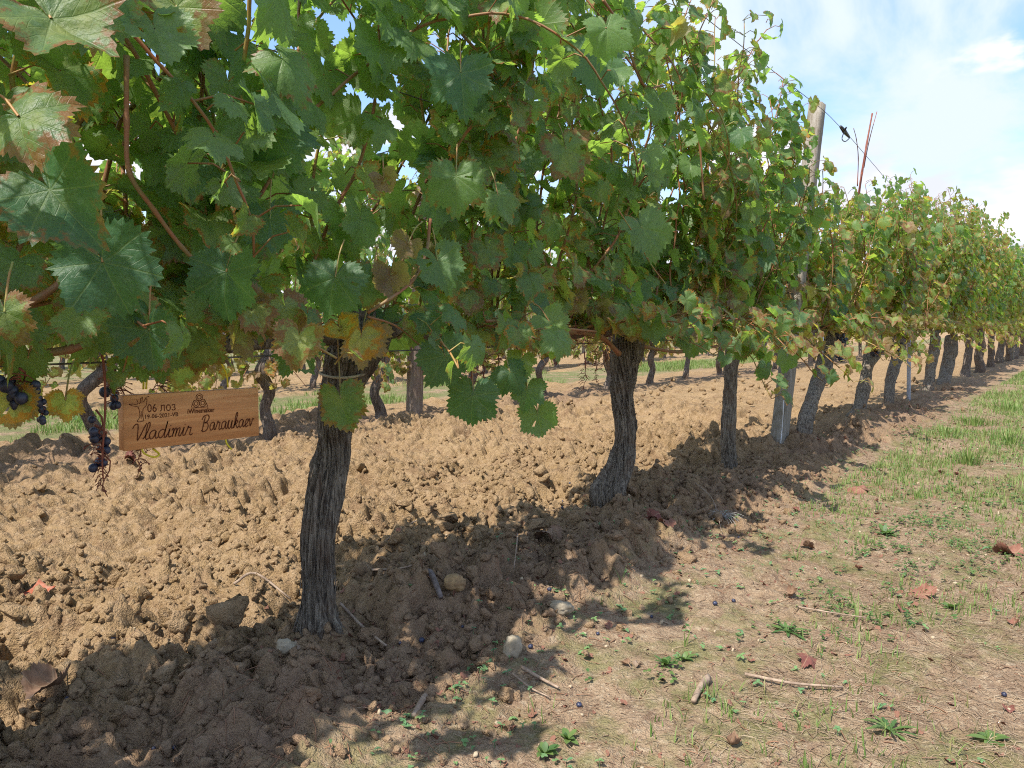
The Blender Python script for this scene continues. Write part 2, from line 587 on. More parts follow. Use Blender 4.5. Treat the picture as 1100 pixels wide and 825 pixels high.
def leaf_shape(lod, seed):
    g = np.random.default_rng(seed)
    N, rings = {2: (74, (.3, .6, .86, 1.0)), 1: (36, (.5, 1.0)), 0: (17, (1.0,))}[lod]
    th = (np.arange(N) + .5) / N * 2 * math.pi - math.pi
    dep = g.uniform(.5, 1.15)
    base = outline(th, depth=dep)
    asym = 1 + .05 * np.sin(th + g.uniform(0, 6)) + .04 * np.sin(3 * th + g.uniform(0, 6))
    base = base * asym
    if lod > 0:
        tooth = np.where(np.arange(N) % 2 == 0, 1.0, -1.0) * (.048 if lod == 2 else .05) * (1 + .4 * g.standard_normal(N))
        far = base + tooth * np.clip((math.pi * .95 - np.abs(th)) * 3, 0, 1)
    else:
        far = base
    V, E = [(0, 0)], [0]
    for f in rings:
        rr = far if f == 1 else base * f
        for k in range(N):
            V.append((rr[k] * math.sin(th[k]), rr[k] * math.cos(th[k])))
            E.append(f)
    V, E = np.array(V), np.array(E)
    L, T = [], []
    for k in range(N):
        if k == N - 1:
            continue                       # the petiolar sinus stays open
        L += [0, 1 + (k + 1) % N, 1 + k]
        T.append(3)
    holes = set()
    if lod == 2 and seed % 5 < 2:
        for _ in range(int(g.integers(1, 4))):
            hk, hq = int(g.integers(4, N - 6)), int(g.integers(0, 3))
            holes |= {(hq, hk), (hq, hk + 1)} | ({(hq, hk + 2)} if g.random() < .5 else set())
    for q in range(len(rings) - 1):
        a, b = 1 + q * N, 1 + (q + 1) * N
        for k in range(N - 1):
            if (q, k) in holes:
                continue
            L += [a + k, a + (k + 1) % N, b + (k + 1) % N, b + k]
            T.append(4)
    return V, E, np.array(L), np.array(T)


def deform(V, g, dry=0.0):
    x, y = V[:, 0], V[:, 1]
    r = np.hypot(x, y)
    th = np.arctan2(x, y)
    z = g.uniform(-.10, .50) * np.abs(x) ** 1.3            # V fold along the midrib
    z = z + g.uniform(-.42, .22) * r * r                     # cup
    z = z - g.uniform(-.10, .60) * np.maximum(y, 0) ** 2       # tip droops
    z = z + g.uniform(.06, .18) * r * r * np.sin(g.integers(3, 6) * th + g.uniform(0, 6))
    z = z + .12 * vnoise(x * 3 + g.uniform(0, 99), y * 3, 0 * x, 3) * r + .03 * vnoise(x * 9, y * 9 + g.uniform(0, 99), 0 * x, 3)
    # the blade puckers up between the main veins
    w = np.abs((th + .4538) % .9076 - .4538)
    z = z + .16 * np.minimum(w, .3) * r
    P = np.stack([x, y, z], 1)
    if dry > 0:
        k = dry * g.uniform(1.1, 1.9)                           # roll up across the midrib
        a = x * k
        P = np.stack([np.sin(a) / k, y * g.uniform(.7, 1), (1 - np.cos(a)) / k + z * .7], 1)
        k2 = dry * g.uniform(-1.2, 1.2)
        yy, z2 = P[:, 1].copy(), P[:, 2].copy()
        P[:, 1] = yy * np.cos(k2 * yy) - z2 * np.sin(k2 * yy)
        P[:, 2] = yy * np.sin(k2 * yy) + z2 * np.cos(k2 * yy)
        P = P + .06 * np.stack([vnoise(x * 4, y * 4, i + 0 * x, 3 + int(g.integers(0, 50))) for i in range(3)], 1)
    return P


BANK = {}
for lod in (0, 1, 2):
    BANK[lod] = []
    for i in range({0: 12, 1: 16, 2: 28}[lod]):
        V, E, L, T = leaf_shape(lod, 100 + i)
        g = np.random.default_rng(500 + i + lod * 50)
        BANK[lod].append((deform(V, g), V, E, L, T))
DRYB = []
for i in range(8):
    V, E, L, T = leaf_shape(2, 300 + i)
    DRYB.append((deform(V, np.random.default_rng(900 + i), 1.0), V, E, L, T))


def frame(n, tip):
    n = n / (np.linalg.norm(n) + 1e-9)
    tip = tip - n * np.dot(tip, n)
    tip = tip / (np.linalg.norm(tip) + 1e-9)
    return np.stack([np.cross(tip, n), tip, n], 0)   # rows: x, y, z axes


def put_leaf(S, pos, n, tip, size, age, hue, lod, shape=None, dry=False):
    bank = DRYB if dry else BANK[lod]
    P, V, E, L, T = bank[(shape if shape is not None else random.randrange(10 ** 6)) % len(bank)]
    M = frame(np.asarray(n, float), np.asarray(tip, float))
    W = (P * size) @ M + np.asarray(pos)
    c = np.stack([E, np.full(len(E), age), np.full(len(E), hue), np.ones(len(E))], 1)
    S.add(W, L, T, uv=V, c=c)


# ------------------------------------------------------------------ ground
def axis_vals(lo, a, b, hi, step, grow):
    mid = list(np.arange(a, b, step))
    up, s, v = [], step, b
    while v < hi:
        up.append(v)
        s *= grow
        v += s
    dn, s, v = [], step, a
    while v > lo:
        s *= grow
        v -= s
        dn.append(v)
    return np.array(dn[::-1] + mid + up)


xs = axis_vals(-420, -3.3, -.15, 420, .0068, 1.030)
ys = axis_vals(-420, .35, 4.0, 620, .0068, 1.022)
gx, gy = np.meshgrid(xs, ys)
spx = np.gradient(xs)
spy = np.gradient(ys)
sp = np.maximum(*np.meshgrid(spx, spy))
xf, yf, sf = gx.ravel(), gy.ravel(), sp.ravel()
zf = ground_h(xf, yf, sf)
till = tilled_mask(xf, yf)
grs = sstep(-4.5, -4.7, xf) * sstep(-5.9, -5.65, xf) + sstep(-9.3, -9.6, xf)
grs = np.clip(grs + .5 * sstep(-.6, -.2, xf + .1 * vnoise(xf, yf * 1.1, 0 * xf, 77)) * sstep(2.0, 5.0, yf) + .5 * sstep(.4, 1.2, xf), 0, 1)
damp_shade = np.exp(-((xf + 1.02) / .30) ** 2) * (.75 + .35 * vnoise(xf * 3, yf * 3, 0 * xf, 13))  # darker band under the rows: damp soil, with the row's shade painted in
damp_shade = np.clip(np.maximum(damp_shade, .8 * np.exp(-((xf + 3.75) / .3) ** 2)), 0, 1)
nx, ny = len(xs), len(ys)
ii = (np.arange(ny - 1)[:, None] * nx + np.arange(nx - 1)[None]).ravel()
q = np.stack([ii, ii + 1, ii + nx + 1, ii + nx], 1)
S = Soup()
S.add(np.stack([xf, yf, zf], 1), q.ravel(), np.full(len(q), 4), c=np.stack([till, grs, damp_shade, np.ones_like(till)], 1))
ground = tag(S.build('ground', EARTH), 'ploughed orange brown soil with a trodden pale path beside the vines', kind='structure')
print('ground verts', nx * ny)
del gx, gy, xf, yf, sf, zf

# far wooded rise that closes the view between the rows
S = Soup()
aa = np.linspace(0, 2 * math.pi, 240, endpoint=False)
rr = [(260, -2.0), (275, 3.0), (300, 7.0), (330, 10.0), (380, 0.0)]
V = []
for r_, z_ in rr:
    zz_ = z_ + (3 * fbm(np.cos(aa) * 9, np.sin(aa) * 9, 0 * aa + r_ * .01, 5, 4) if z_ > 0 else 0)
    V.append(np.stack([np.cos(aa) * r_, np.sin(aa) * r_, zz_ + 0 * aa], 1))
n_ = len(aa)
Lq = []
for k in range(len(rr) - 1):
    for j in range(n_):
        Lq += [k * n_ + j, k * n_ + (j + 1) % n_, (k + 1) * n_ + (j + 1) % n_, (k + 1) * n_ + j]
S.add(np.concatenate(V), Lq, np.full(len(Lq) // 4, 4))
hm = simple('hill green', (.07, .10, .05), .9, .1, .4, .08)
tag(S.build('hills', hm), kind='structure')


# ------------------------------------------------------------------ clods, pebbles
def rock_bank(n, sub, rough=.35, flat=1.0, seed=0):
    import bmesh
    out = []
    bm = bmesh.new()
    bmesh.ops.create_icosphere(bm, subdivisions=sub, radius=1)
    V = np.array([v.co[:] for v in bm.verts])
    F = np.array([[v.index for v in f.verts] for f in bm.faces])
    bm.free()
    for i in range(n):
        k = seed + i * 7
        rr = 1 + rough * fbm(V[:, 0] * 1.5 + k, V[:, 1] * 1.5, V[:, 2] * 1.5, k, 3, .6)
        if sub >= 2 and rough > .3:
            rr = rr + .20 * (1 - 2 * np.abs(vnoise(V[:, 0] * 3.4 + k, V[:, 1] * 3.4, V[:, 2] * 3.4, k + 3)))
        if sub >= 3:
            rr = rr + .30 * rough * vnoise(V[:, 0] * 7 + k, V[:, 1] * 7, V[:, 2] * 7, k + 5)
        W = V * rr[:, None]
        g = np.random.default_rng(k)
        if rough > .3:
            for _ in range(9):              # broken faces
                nn = g.standard_normal(3)
                nn /= np.linalg.norm(nn)
                ex = np.maximum(W @ nn - g.uniform(.45, .75), 0)
                W = W - ex[:, None] * nn * .92
        W = W * np.array([g.uniform(.8, 1.4), g.uniform(.7, 1.0), g.uniform(.5, .9) * flat])
        out.append((W, F.ravel(), np.full(len(F), 3)))
    return out


def rand_rot(g):
    q = g.standard_normal(4)
    q /= np.linalg.norm(q)
    w, x, y, z = q
    return np.array([[1 - 2 * (y * y + z * z), 2 * (x * y - z * w), 2 * (x * z + y * w)],
                     [2 * (x * y + z * w), 1 - 2 * (x * x + z * z), 2 * (y * z - x * w)],
                     [2 * (x * z - y * w), 2 * (y * z + x * w), 1 - 2 * (x * x + y * y)]])


RB2 = rock_bank(14, 3, .5, seed=3)
RB1 = rock_bank(14, 2, .5, seed=300)
RB0 = rock_bank(10, 1, .4, seed=600)
g = np.random.default_rng(11)
S = Soup()
n = 24000
cx = g.uniform(-3.6, -.72, n)
cy = g.uniform(.15, 9, n) ** 1.0
near = g.random(n) < .55
cx[near] = g.uniform(-2.2, -.72, near.sum())
cy[near] = g.uniform(.15, 3.2, near.sum())
cz = ground_h(cx, cy)
keep = g.random(n) < tilled_mask(cx, cy) * .90 + .10
size = .0035 + .013 * g.random(n) ** 2.6
size = np.where(g.random(n) < .03, size * 1.7, size)
size = np.where(g.random(n) < .016, g.uniform(.015, .036, n), size)
CLC = (0.9, 0, 0, 1)
for i in np.nonzero(keep)[0]:
    s = size[i]
    dist = math.hypot(cx[i], cy[i])
    if s * 800 / dist < 2.0:
        continue
    bank = RB2 if s * 800 / dist > 11 else (RB1 if s * 800 / dist > 5 else RB0)
    W, L, T = bank[i % len(bank)]
    damp_sh = math.exp(-((cx[i] + 1.02) / .30) ** 2)
    S.add((W * s) @ rand_rot(g) + np.array([cx[i], cy[i], cz[i] + s * .25]), L, T, c=np.tile((1.0, 0, damp_sh * .85, 1), (len(W), 1)))
tag(S.build('soil_clods', EARTH, None, False), 'crumbly loose clods of turned soil', 'soil', kind='stuff')

# larger clods one can point at
big = [(72, 683, .036), (238, 617, .020), (350, 770, .024), (482, 725, .020), (455, 705, .018), (600, 585, .020), (565, 632, .017),
       (25, 655, .025), (20, 790, .026), (190, 640, .016), (285, 600, .022), (520, 700, .016), (28, 590, .024), (430, 600, .018),
       (140, 730, .015), (265, 770, .018), (700, 585, .013), (628, 700, .008), (160, 560, .022), (570, 560, .020)]
for i, (px, py, s) in enumerate(big):
    p = on_ground(px, py, .03)
    S = Soup()
    W, L, T = rock_bank(1, 4, .42, seed=1000 + 13 * i)[0]
    damp_sh = math.exp(-((p[0] + 1.02) / .30) ** 2)
    S.add(W * s, L, T, c=np.tile((1.0, 0, damp_sh * .8, 1), (len(W), 1)))
    o = S.build('soil_clod', EARTH)
    o.location = (p[0], p[1], gz(p[0], p[1], False) + .016)
    o.rotation_euler = (g.uniform(-.3, .3), g.uniform(-.3, .3), g.uniform(0, 6) if i else -.4)
    if i == 0:
        o.scale = (1.35, .8, .85)
        o.rotation_euler = (0, 0, YAW + .15)
        tag(o, 'large oblong lump of sunlit soil beside the orange shard', 'clod')
    elif i == 2:
        tag(o, 'broad shaded soil lump in the lower foreground below the nearest trunk', 'clod')
    else:
        tag(o, 'rounded brown lump of ploughed soil standing out of the crumbs', 'clod', 'larger lumps of soil on the ploughed ground')

STONE = simple('limestone', (.26, .215, .15), .85, .2, .3, 40, .6, col2=(.34, .29, .215))
STONEY = simple('ochre stone', (.33, .22, .11), .85, .2, .3, 60, .8, col2=(.22, .14, .075))
for px, py, sz, fl, m_, lab, sd in ((489, 653, (.026, .018, .020), 1, STONEY, 'rounded ochre stone with pitted face right of the nearest trunk', 5),
                                    (603, 664, (.030, .013, .013), 1, STONE, 'low pale grey stone lying farthest right of the three stones', 16),
                                    (550, 700, (.017, .016, .022), 1, STONE, 'pale wedge shaped stone nearest the path', 27),
                                    (308, 713, (.018, .014, .015), 1, STONE, 'grey flat stone in front of the nearest trunk base', 38)):
    S = Soup()
    W, L, T = rock_bank(1, 4, .22, seed=sd)[0]
    W = W / np.abs(W).max(0)
    W = np.clip(W, -.82, .82) + .1 * W
    S.add(W * np.array(sz), L, T)
    o = S.build('stone', m_)
    p = on_ground(px, py, .03)
    o.location = (p[0], p[1], gtop(p[0], p[1], .015) + sz[2] * .55)
    o.rotation_euler = (.1, .12, YAW + (.0 if sd != 27 else .5))
    tag(o, lab, 'stone')

PEB = simple('pebble', (.36, .29, .20), .8, .2, .3, 20, .4, col2=(.40, .31, .21))
S = Soup()
n = 900
bx_ = g.uniform(-1.5, .5, n)
by_ = g.uniform(.6, 6.5, n)
bz_ = ground_h(bx_, by_)
for i in range(n):
    s = .0018 + .0055 * g.random() ** 3
    W, L, T = (RB1 if i % 3 == 0 else RB0)[i % 10]
    S.add((W * s) @ rand_rot(g) + np.array([bx_[i], by_[i], bz_[i] + s * .3]), L, T)
tag(S.build('pebbles', PEB), 'small pale pebbles pressed into the path', 'gravel', kind='stuff')


# ------------------------------------------------------------------ vines
def child(S, name, mat, root, smooth=True):
    """build the soup as a part of root, coordinates given in world space"""
    if not S.v:
        return None
    off = np.array(root_world(root))
    S.v = [v - off for v in S.v]
    return S.build(name, mat, root, smooth)


def root_world(o):
    v = Vector((0, 0, 0))
    while o is not None:
        v += o.location
        o = o.parent
    return v[:]


def bark_tube(S, pts, rad, K=20, seed=0, amp=.13, m=8, flare=0.0, coarse=5.0):
    P = smooth_path(pts, m)
    t0 = np.linspace(0, 1, len(pts))
    rr = np.interp(np.linspace(0, 1, len(P)), t0, rad)
    seg = np.r_[0, np.cumsum(np.linalg.norm(np.diff(P, axis=0), axis=1))]
    T = np.gradient(P, axis=0)
    T /= np.linalg.norm(T, axis=1)[:, None]
    ref = np.array([1.0, 0, 0]) if abs(T[:, 2]).mean() > .6 else np.array([0, 0, 1.0])
    A = np.cross(T, ref)
    A /= np.linalg.norm(A, axis=1)[:, None]
    B = np.cross(T, A)
    th = np.arange(K) / K * 2 * math.pi
    TH, SS = np.meshgrid(th, seg)
    tw = TH + SS * (4.5 if K > 60 else 1.6) + .35 * np.sin(SS * 8 + seed) + .5 * vnoise(SS * 9, 0 * SS, 0 * SS, seed + 9)
    cx, cy = np.cos(tw), np.sin(tw)
    n1 = fbm(cx * coarse, cy * coarse, SS * 7 + seed, seed, 4, .6)
    n2 = -np.abs(vnoise(cx * coarse * 1.5, cy * coarse * 1.5, SS * 4 + seed, seed + 4)) + .3
    n3 = fbm(cx * 1.3, cy * 1.3, SS * 11 + seed, seed + 5, 2)
    r = rr[:, None] * (1 + amp * (.55 * n1 + .8 * n2) + .15 * n3)
    if K > 60:
        gk = np.random.default_rng(seed + 900)
        for _ in range(9):
            tk, sk, hk = gk.uniform(0, 6.28), gk.uniform(.02, seg[-1]), gk.uniform(.10, .30)
            dth = np.abs((TH - tk + math.pi) % (2 * math.pi) - math.pi)
            r = r * (1 + hk * np.exp(-(dth ** 2) / .22 - ((SS - sk) / gk.uniform(.012, .035)) ** 2))
        r = r * (1 + .07 * np.sin(SS * 21 + seed + .8 * np.sin(TH)))
    V = P[:, None] + r[..., None] * (np.cos(th)[None, :, None] * A[:, None] + np.sin(th)[None, :, None] * B[:, None])
    n = len(P)
    i = np.arange(n - 1)[:, None] * K
    j = np.arange(K)[None]
    q = np.stack([i + j, i + (j + 1) % K, i + K + (j + 1) % K, i + K + j], -1).reshape(-1)
    S.add(V.reshape(-1, 3), np.concatenate([q, np.arange(K)[::-1], np.arange(K) + (n - 1) * K]),
          np.concatenate([np.full((n - 1) * K, 4), np.array([K, K])]))


def top_at(Y):
    return float(np.interp(Y, [-2, 2.2, 2.9, 3.30, 4.6, 6, 8, 10, 14, 20], [2.05, 2.10, 1.90, 1.44, 1.50, 1.76, 1.98, 2.08, 2.05, 2.0]))


def width_at(Y):
    return float(np.interp(Y, [-1.2, .2, .9, 1.8, 3, 20], [.30, .29, .28, .29, .28, .28]))


def blocked(p):
    """leaves never hang in front of the sign or right at the camera"""
    if math.dist(p, (0, 0, H)) < .60:
        return True
    if p[0] > -1.26 and .52 < p[1] < .98 and .44 < p[2] < .605:
        return True
    return False


def screen(p):
    v = np.array(p, float) - np.array([0, 0, H])
    rgt = np.array([math.cos(YAW), math.sin(YAW), 0])
    fw = np.array([-math.sin(YAW) * math.cos(PITCH), math.cos(YAW) * math.cos(PITCH), -math.sin(PITCH)])
    up = np.cross(rgt, fw)
    dd = v @ fw
    return 550 + FPX * (v @ rgt) / dd, 412.5 - FPX * (v @ up) / dd, dd


def grow(g, FS, root, p0, Xr, kind, lod, age0, topz, wlim, shoots_as_parts, SH, size0=.058, zmin=.56, green=False):
    side = 1 if g.random() < .62 else -1
    p = np.array(p0, float)
    dv = np.array([side * g.uniform(0, .35), g.uniform(-.35, .35), 1.0])
    step = .052
    pts = [p.copy()]
    length = (topz - p0[2]) * g.uniform(.85, 1.12 if p0[1] < 2.2 else 1.0)
    if kind == 'flop':
        side = 1
        length = g.uniform(1.1, 1.75)
        dv = np.array([.25, g.uniform(-.3, .3), 1.0])
    elif kind == 'low':
        length = g.uniform(.22, .5) if zmin > .45 else g.uniform(.35, .80)
        side = 1 if g.random() < .75 else -1
        dv = np.array([side * .8, g.uniform(-.9, .9), .45 if zmin > .45 else .15])
    steps = max(4, int(length / step))
    ztop = min(g.uniform(1.15, 1.6), topz - .15)
    for i in range(steps):
        dv = dv + g.standard_normal(3) * np.array([.13, .15, .06])
        dx = p[0] - Xr
        if kind == 'up':
            if abs(dx) > wlim * .75:
                dv[0] -= math.copysign(.22, dx)
            dv[2] += .04
            if p[2] > topz - .05:
                dv[2] -= .22
                dv[0] += side * .08
            if p[1] > 2.2 and p[2] > topz + .05:
                break
        elif kind == 'flop':
            if p[2] > ztop or i > steps * .45:
                dv[2] -= .20
                dv[0] += .10 if dx < wlim else -.12
            if p[2] < .78 and dv[2] < 0:
                break
        else:
            dv[2] -= .13
            if p[2] < zmin + .03 and dv[2] < 0:
                break
        dv /= np.linalg.norm(dv)
        p = p + dv * step
        pts.append(p.copy())
    pts = np.array(pts)
    n = len(pts)
    TB = SH if SH is not None else Soup()
    if n > 3:
        tube(TB, smooth_path(pts, 2 if lod > 0 else 1), np.linspace(.0042, .0017, (n - 1) * (2 if lod > 0 else 1) + 1), 6 if lod > 1 else 4)
    shoot_age = age0 + g.uniform(-.16, .22)
    shoot_hue = g.random()
    alt = 1
    for i in range(1, n):
        f = i / n
        cnt = 1 + (g.random() < .62) + (g.random() < .34)
        if pts[i][1] > 2.75 and pts[i][2] > top_at(pts[i][1]) + .10:
            cnt = 0
        if kind == 'up' and p0[2] < 1 and pts[i][2] < .66 and g.random() < .5:
            cnt = 0
        for k in range(int(cnt)):
            alt = -alt
            prim = k == 0
            o_side = 1 if (pts[i][0] - Xr + g.normal(0, .10) > 0) else -1
            if lod == 2 or g.random() < .5:
                if g.random() < .25:
                    o_side = -o_side
            out = np.array([o_side * g.uniform(.5, 1), alt * g.uniform(0, .9), g.uniform(-.1, .5)])
            out /= np.linalg.norm(out)
            pl = g.uniform(.045, .085) if prim else g.uniform(.02, .05)
            a = pts[i] + g.standard_normal(3) * (.002 if prim else .012)
            b = a + out * pl
            if b[2] < zmin or blocked(b):
                continue
            s = size0 * (g.uniform(.78, 1.2) if prim else g.uniform(.42, .85)) * (1 - .38 * f ** 3)
            nrm = np.array([o_side * .75, alt * .15, .50]) + g.standard_normal(3) * np.array([.34, .38, .30])
            tip = np.array([o_side * .35, alt * .30, -1.0]) + g.standard_normal(3) * .35
            ag = shoot_age + g.normal(0, .13) + (.12 if b[2] < .85 else 0)
            dry = g.random() < (.02 + .05 * (b[2] < .8) + .02 * (b[1] > 2.6)) and lod > 0
            if dry:
                ag = g.uniform(1.1, 1.6)
            put_leaf(FS, b, nrm, tip, s, max(0, ag), np.clip(shoot_hue * .5 + g.random() * .5, 0, 1), lod, int(g.integers(0, 9999)), dry)
            if lod > 0:
                mid = (a + b) / 2 + np.array([0, 0, .010])
                tube(TB, np.array([a, mid, b]), [.0016, .0013, .0011], 4 if lod == 2 else 3, False)
    if shoots_as_parts:
        child(TB, 'shoot', SHOOT if g.random() < .6 else SHOOTG, root)
    return pts


def berries(root, pos, n, length, width, seed, parent_name='grape_bunch', rad=.0075, stalk_only=False):
    g = np.random.default_rng(seed)
    import bmesh
    ST = Soup()
    main = np.array([pos + np.array([g.normal(0, .004), g.normal(0, .004), -length * t]) for t in np.linspace(0, 1, 8)])
    tube(ST, main, np.linspace(.0017, .0008, 8), 6)
    B = Soup()
    for i in range(n):
        t = g.uniform(.12, 1)
        a = main[0] + (main[-1] - main[0]) * t
        an = g.uniform(0, 6.283)
        w = width * (1 - .65 * t) * g.uniform(.55, 1)
        b = a + np.array([math.cos(an) * w, math.sin(an) * w, -g.uniform(0, .012)])
        tube(ST, np.array([a, (a + b) / 2 + np.array([0, 0, .003]), b]), [.0009, .0007, .0006], 4, False)
        if not stalk_only:
            W, L, T = SPH
            s = rad * g.uniform(.8, 1.15)
            B.add(W * s * np.array([1, 1, 1.06]) + b - np.array([0, 0, s * .7]), L, T)
        elif g.random() < .55:
            W, L, T = RB1[i % 5]
            s = .0022
            B2 = W * s + b
            ST.add(B2, L, T)
    if stalk_only:
        return child(ST, 'bunch_stalk', STALK, root)
    bo = child(B, parent_name, GRAPE, root)
    off = np.array(root_world(bo))
    ST.v = [v - off for v in ST.v]
    ST.build('stalk', STALK, bo)
    return bo


def uvsphere(a, b):
    V, L, T = [(0, 0, 1)], [], []
    for i in range(1, b):
        ph = math.pi * i / b
        for j in range(a):
            V.append((math.sin(ph) * math.cos(2 * math.pi * j / a), math.sin(ph) * math.sin(2 * math.pi * j / a), math.cos(ph)))
    V.append((0, 0, -1))
    for j in range(a):
        L += [0, 1 + j, 1 + (j + 1) % a]
        T.append(3)
    for i in range(b - 2):
        for j in range(a):
            p = 1 + i * a
            L += [p + j, p + a + j, p + a + (j + 1) % a, p + (j + 1) % a]
            T.append(4)
    last, p = len(V) - 1, 1 + (b - 2) * a
    for j in range(a):
        L += [p + (j + 1) % a, p + j, last]
        T.append(3)
    return np.array(V), np.array(L), np.array(T)


SPH = uvsphere(14, 9)

# trunk outlines: (px, py, width in px) from the foot up, all standing in the row's line
TR = [
    ([(346, 708, 74), (345, 688, 60), (343, 668, 50), (341, 645, 46), (341, 605, 43), (343, 565, 41), (351, 520, 40), (360, 480, 42), (363, 445, 43), (368, 415, 47), (376, 388, 58), (392, 362, 60), (408, 345, 44)],
     'nearest full grapevine with a thick leaning trunk and one leaf hanging before it'),
    ([(660, 568, 54), (658, 552, 46), (656, 528, 46), (665, 500, 30), (670, 477, 27), (671, 452, 26), (670, 427, 27), (671, 403, 29), (672, 380, 36), (676, 358, 40), (680, 344, 26)],
     'grapevine with a bulging knotted foot, second full trunk from the left'),
    ([(786, 513, 27), (785, 505, 22), (783, 489, 20), (781, 461, 18), (784, 430, 17), (786, 403, 18), (788, 378, 20), (790, 352, 18)],
     'slim slightly crooked grapevine left of the grey concrete post'),
    ([(857, 474, 24), (861, 468, 21), (865, 446, 19), (875, 419, 18), (886, 394, 21), (892, 368, 22), (896, 348, 20)],
     'strongly leaning grapevine with a small white tag, right beside the concrete post'),
    ([(916, 458, 24), (920, 452, 20), (925, 435, 16), (929, 413, 15), (933, 392, 16), (940, 374, 21), (955, 360, 17)],
     'grapevine whose trunk bends to the right at the top above green weeds'),
    ([(954, 441, 16), (954, 436, 13), (957, 413, 12), (961, 395, 14), (968, 372, 15)],
     'grapevine just left of the thin metal stake'),
    ([(997, 425, 15), (997, 420, 13), (1000, 397, 12), (1003, 378, 14), (1005, 362, 12)],
     'grapevine just right of the thin metal stake'),
    ([(1012, 424, 19), (1013, 419, 16), (1017, 401, 16), (1020, 378, 17), (1022, 362, 14)],
     'stout dark grapevine close behind the one by the metal stake'),
]
FRONT = [(None, -1.50), (None, -.28)]
for path, lab in TR:
    FRONT.append((path, lab))
extraY = [10.3, 11.5, 12.8, 14.0, 15.3, 16.6, 18.0, 19.5, 21.0, 22.6]
vine_roots = []
tip_near = {}
for vi in range(len(FRONT) + len(extraY)):
    g = np.random.default_rng(40 + vi)
    if vi < 2:
        Y = FRONT[vi][1]
        zb = gz(X0, Y, False)
        pts = np.array([[X0 + g.normal(0, .01), Y + g.normal(0, .02), zb - .04 + k * .105] for k in range(7)])
        rad = np.array([.045, .036, .033, .03, .03, .035, .04])
        lab = ('grapevine at the left edge whose long shoots hang close to the camera' if vi == 1 else
               'grapevine at the very left, its leaves overhanging the upper left corner')
        lod, K, m = 2, 40, 12
    elif vi < len(FRONT):
        path, lab = FRONT[vi]
        Xt = X0
        pts, rad = [], []
        for (px, py, w) in path:
            p = on_x(px, py, Xt)
            pts.append(p)
            rad.append(w / 2 * depth_of(p) / FPX * (.80 if py < 660 or vi != 2 else .88))
        pts, rad = np.array(pts), np.array(rad)
        Y = pts[1][1]
        gzb = gz(X0, Y, False)
        pts[:, 2] = pts[:, 2] + (gzb - pts[1][2]) * np.clip(1 - (pts[:, 2] - pts[0][2]) / .35, 0, 1)
        pts = np.vstack([pts[0] - np.array([0, 0, .04]), pts])
        rad = np.r_[rad[0] * 1.05, rad]
        pts[:, 0] += .004 * np.sin(np.arange(len(pts)) * 1.1 + vi)
        lod = 2 if vi < 4 else 1
        K, m = {2: (170, 26), 3: (120, 18)}.get(vi, (36, 10))
    else:
        Y = extraY[vi - len(FRONT)]
        zb = gz(X0, Y, False)
        lean = g.normal(0, .05)
        pts = np.array([[X0 + g.normal(0, .01), Y + lean * k + g.normal(0, .012), zb - .04 + k * .13] for k in range(6)])
        rad = np.array([.07, .055, .05, .05, .055, .06]) * g.uniform(.8, 1.1)
        lab = 'one of the farthest grapevines of the front row, small and close together'
        lod, K, m = 0, 16, 4
    root = empty('grapevine', (X0, Y, gz(X0, Y, False)))
    tag(root, lab, 'grapevine', 'grapevines of the front row')
    vine_roots.append(root)
    S = Soup()
    bark_tube(S, pts, rad, K, 11 + vi, .26 if lod == 2 else .2, m, coarse=8.0 if lod == 2 else 4.0)
    head = pts[-1].copy()
    hr = rad[-1]
    # knots of old pruning wood on the head
    for k in range(7 if lod else 2):
        a = head + g.standard_normal(3) * np.array([.4, .9, .6]) * hr * .7 - np.array([0, 0, hr * .8])
        b = a + np.array([g.normal(0, .4), g.normal(0, .8), g.uniform(.3, 1)]) * .035
        bark_tube(S, np.array([a, (a + b) / 2, b]), np.array([.018, .017, .011]) * (1 if lod else 1.5), 14, 70 + k + vi, .25, 4)
    if vi in (2, 3):
        # shaggy bark strips peeling off the foot
        for k in range(70 if vi == 2 else 34):
            th = g.uniform(0, 6.283)
            i0 = g.uniform(.1, 2.6 if g.random() < .75 else 9)
            def at(i_, out):
                i_ = min(i_, len(pts) - 1.01)
                c0 = pts[int(i_)] + (pts[int(i_) + 1] - pts[int(i_)]) * (i_ % 1)
                r0 = rad[int(i_)] + (rad[int(i_) + 1] - rad[int(i_)]) * (i_ % 1)
                return c0 + np.array([math.cos(th), math.sin(th), 0]) * (r0 * 1.0 + out)
            a, b = at(i0 + 1.2, -.002), at(i0, g.uniform(.003, .016) if i0 < 2 else g.uniform(.002, .007))
            mid = (a + b) / 2 + np.array([math.cos(th), math.sin(th), 0]) * g.uniform(.0, .005)
            P = smooth_path(np.array([a, mid, b]), 4)
            w = g.uniform(.0015, .0045)
            tv = np.array([-math.sin(th), math.cos(th), 0])
            ww = np.linspace(w, w * .3, len(P))[:, None] * tv
            V = np.concatenate([P - ww, P + ww, P + np.array([math.cos(th), math.sin(th), 0]) * .0016])
            nP = len(P)
            L = []
            for q_ in range(nP - 1):
                L += [q_, q_ + 1, 2 * nP + q_ + 1, 2 * nP + q_, 2 * nP + q_, 2 * nP + q_ + 1, nP + q_ + 1, nP + q_]
            S.add(V, L, np.full(len(L) // 4, 4))
    child(S, 'trunk', BARK if lod else BARKFAR, root)
    # two arms along the wire
    nxt = 1.15 if vi < 4 else 1.0
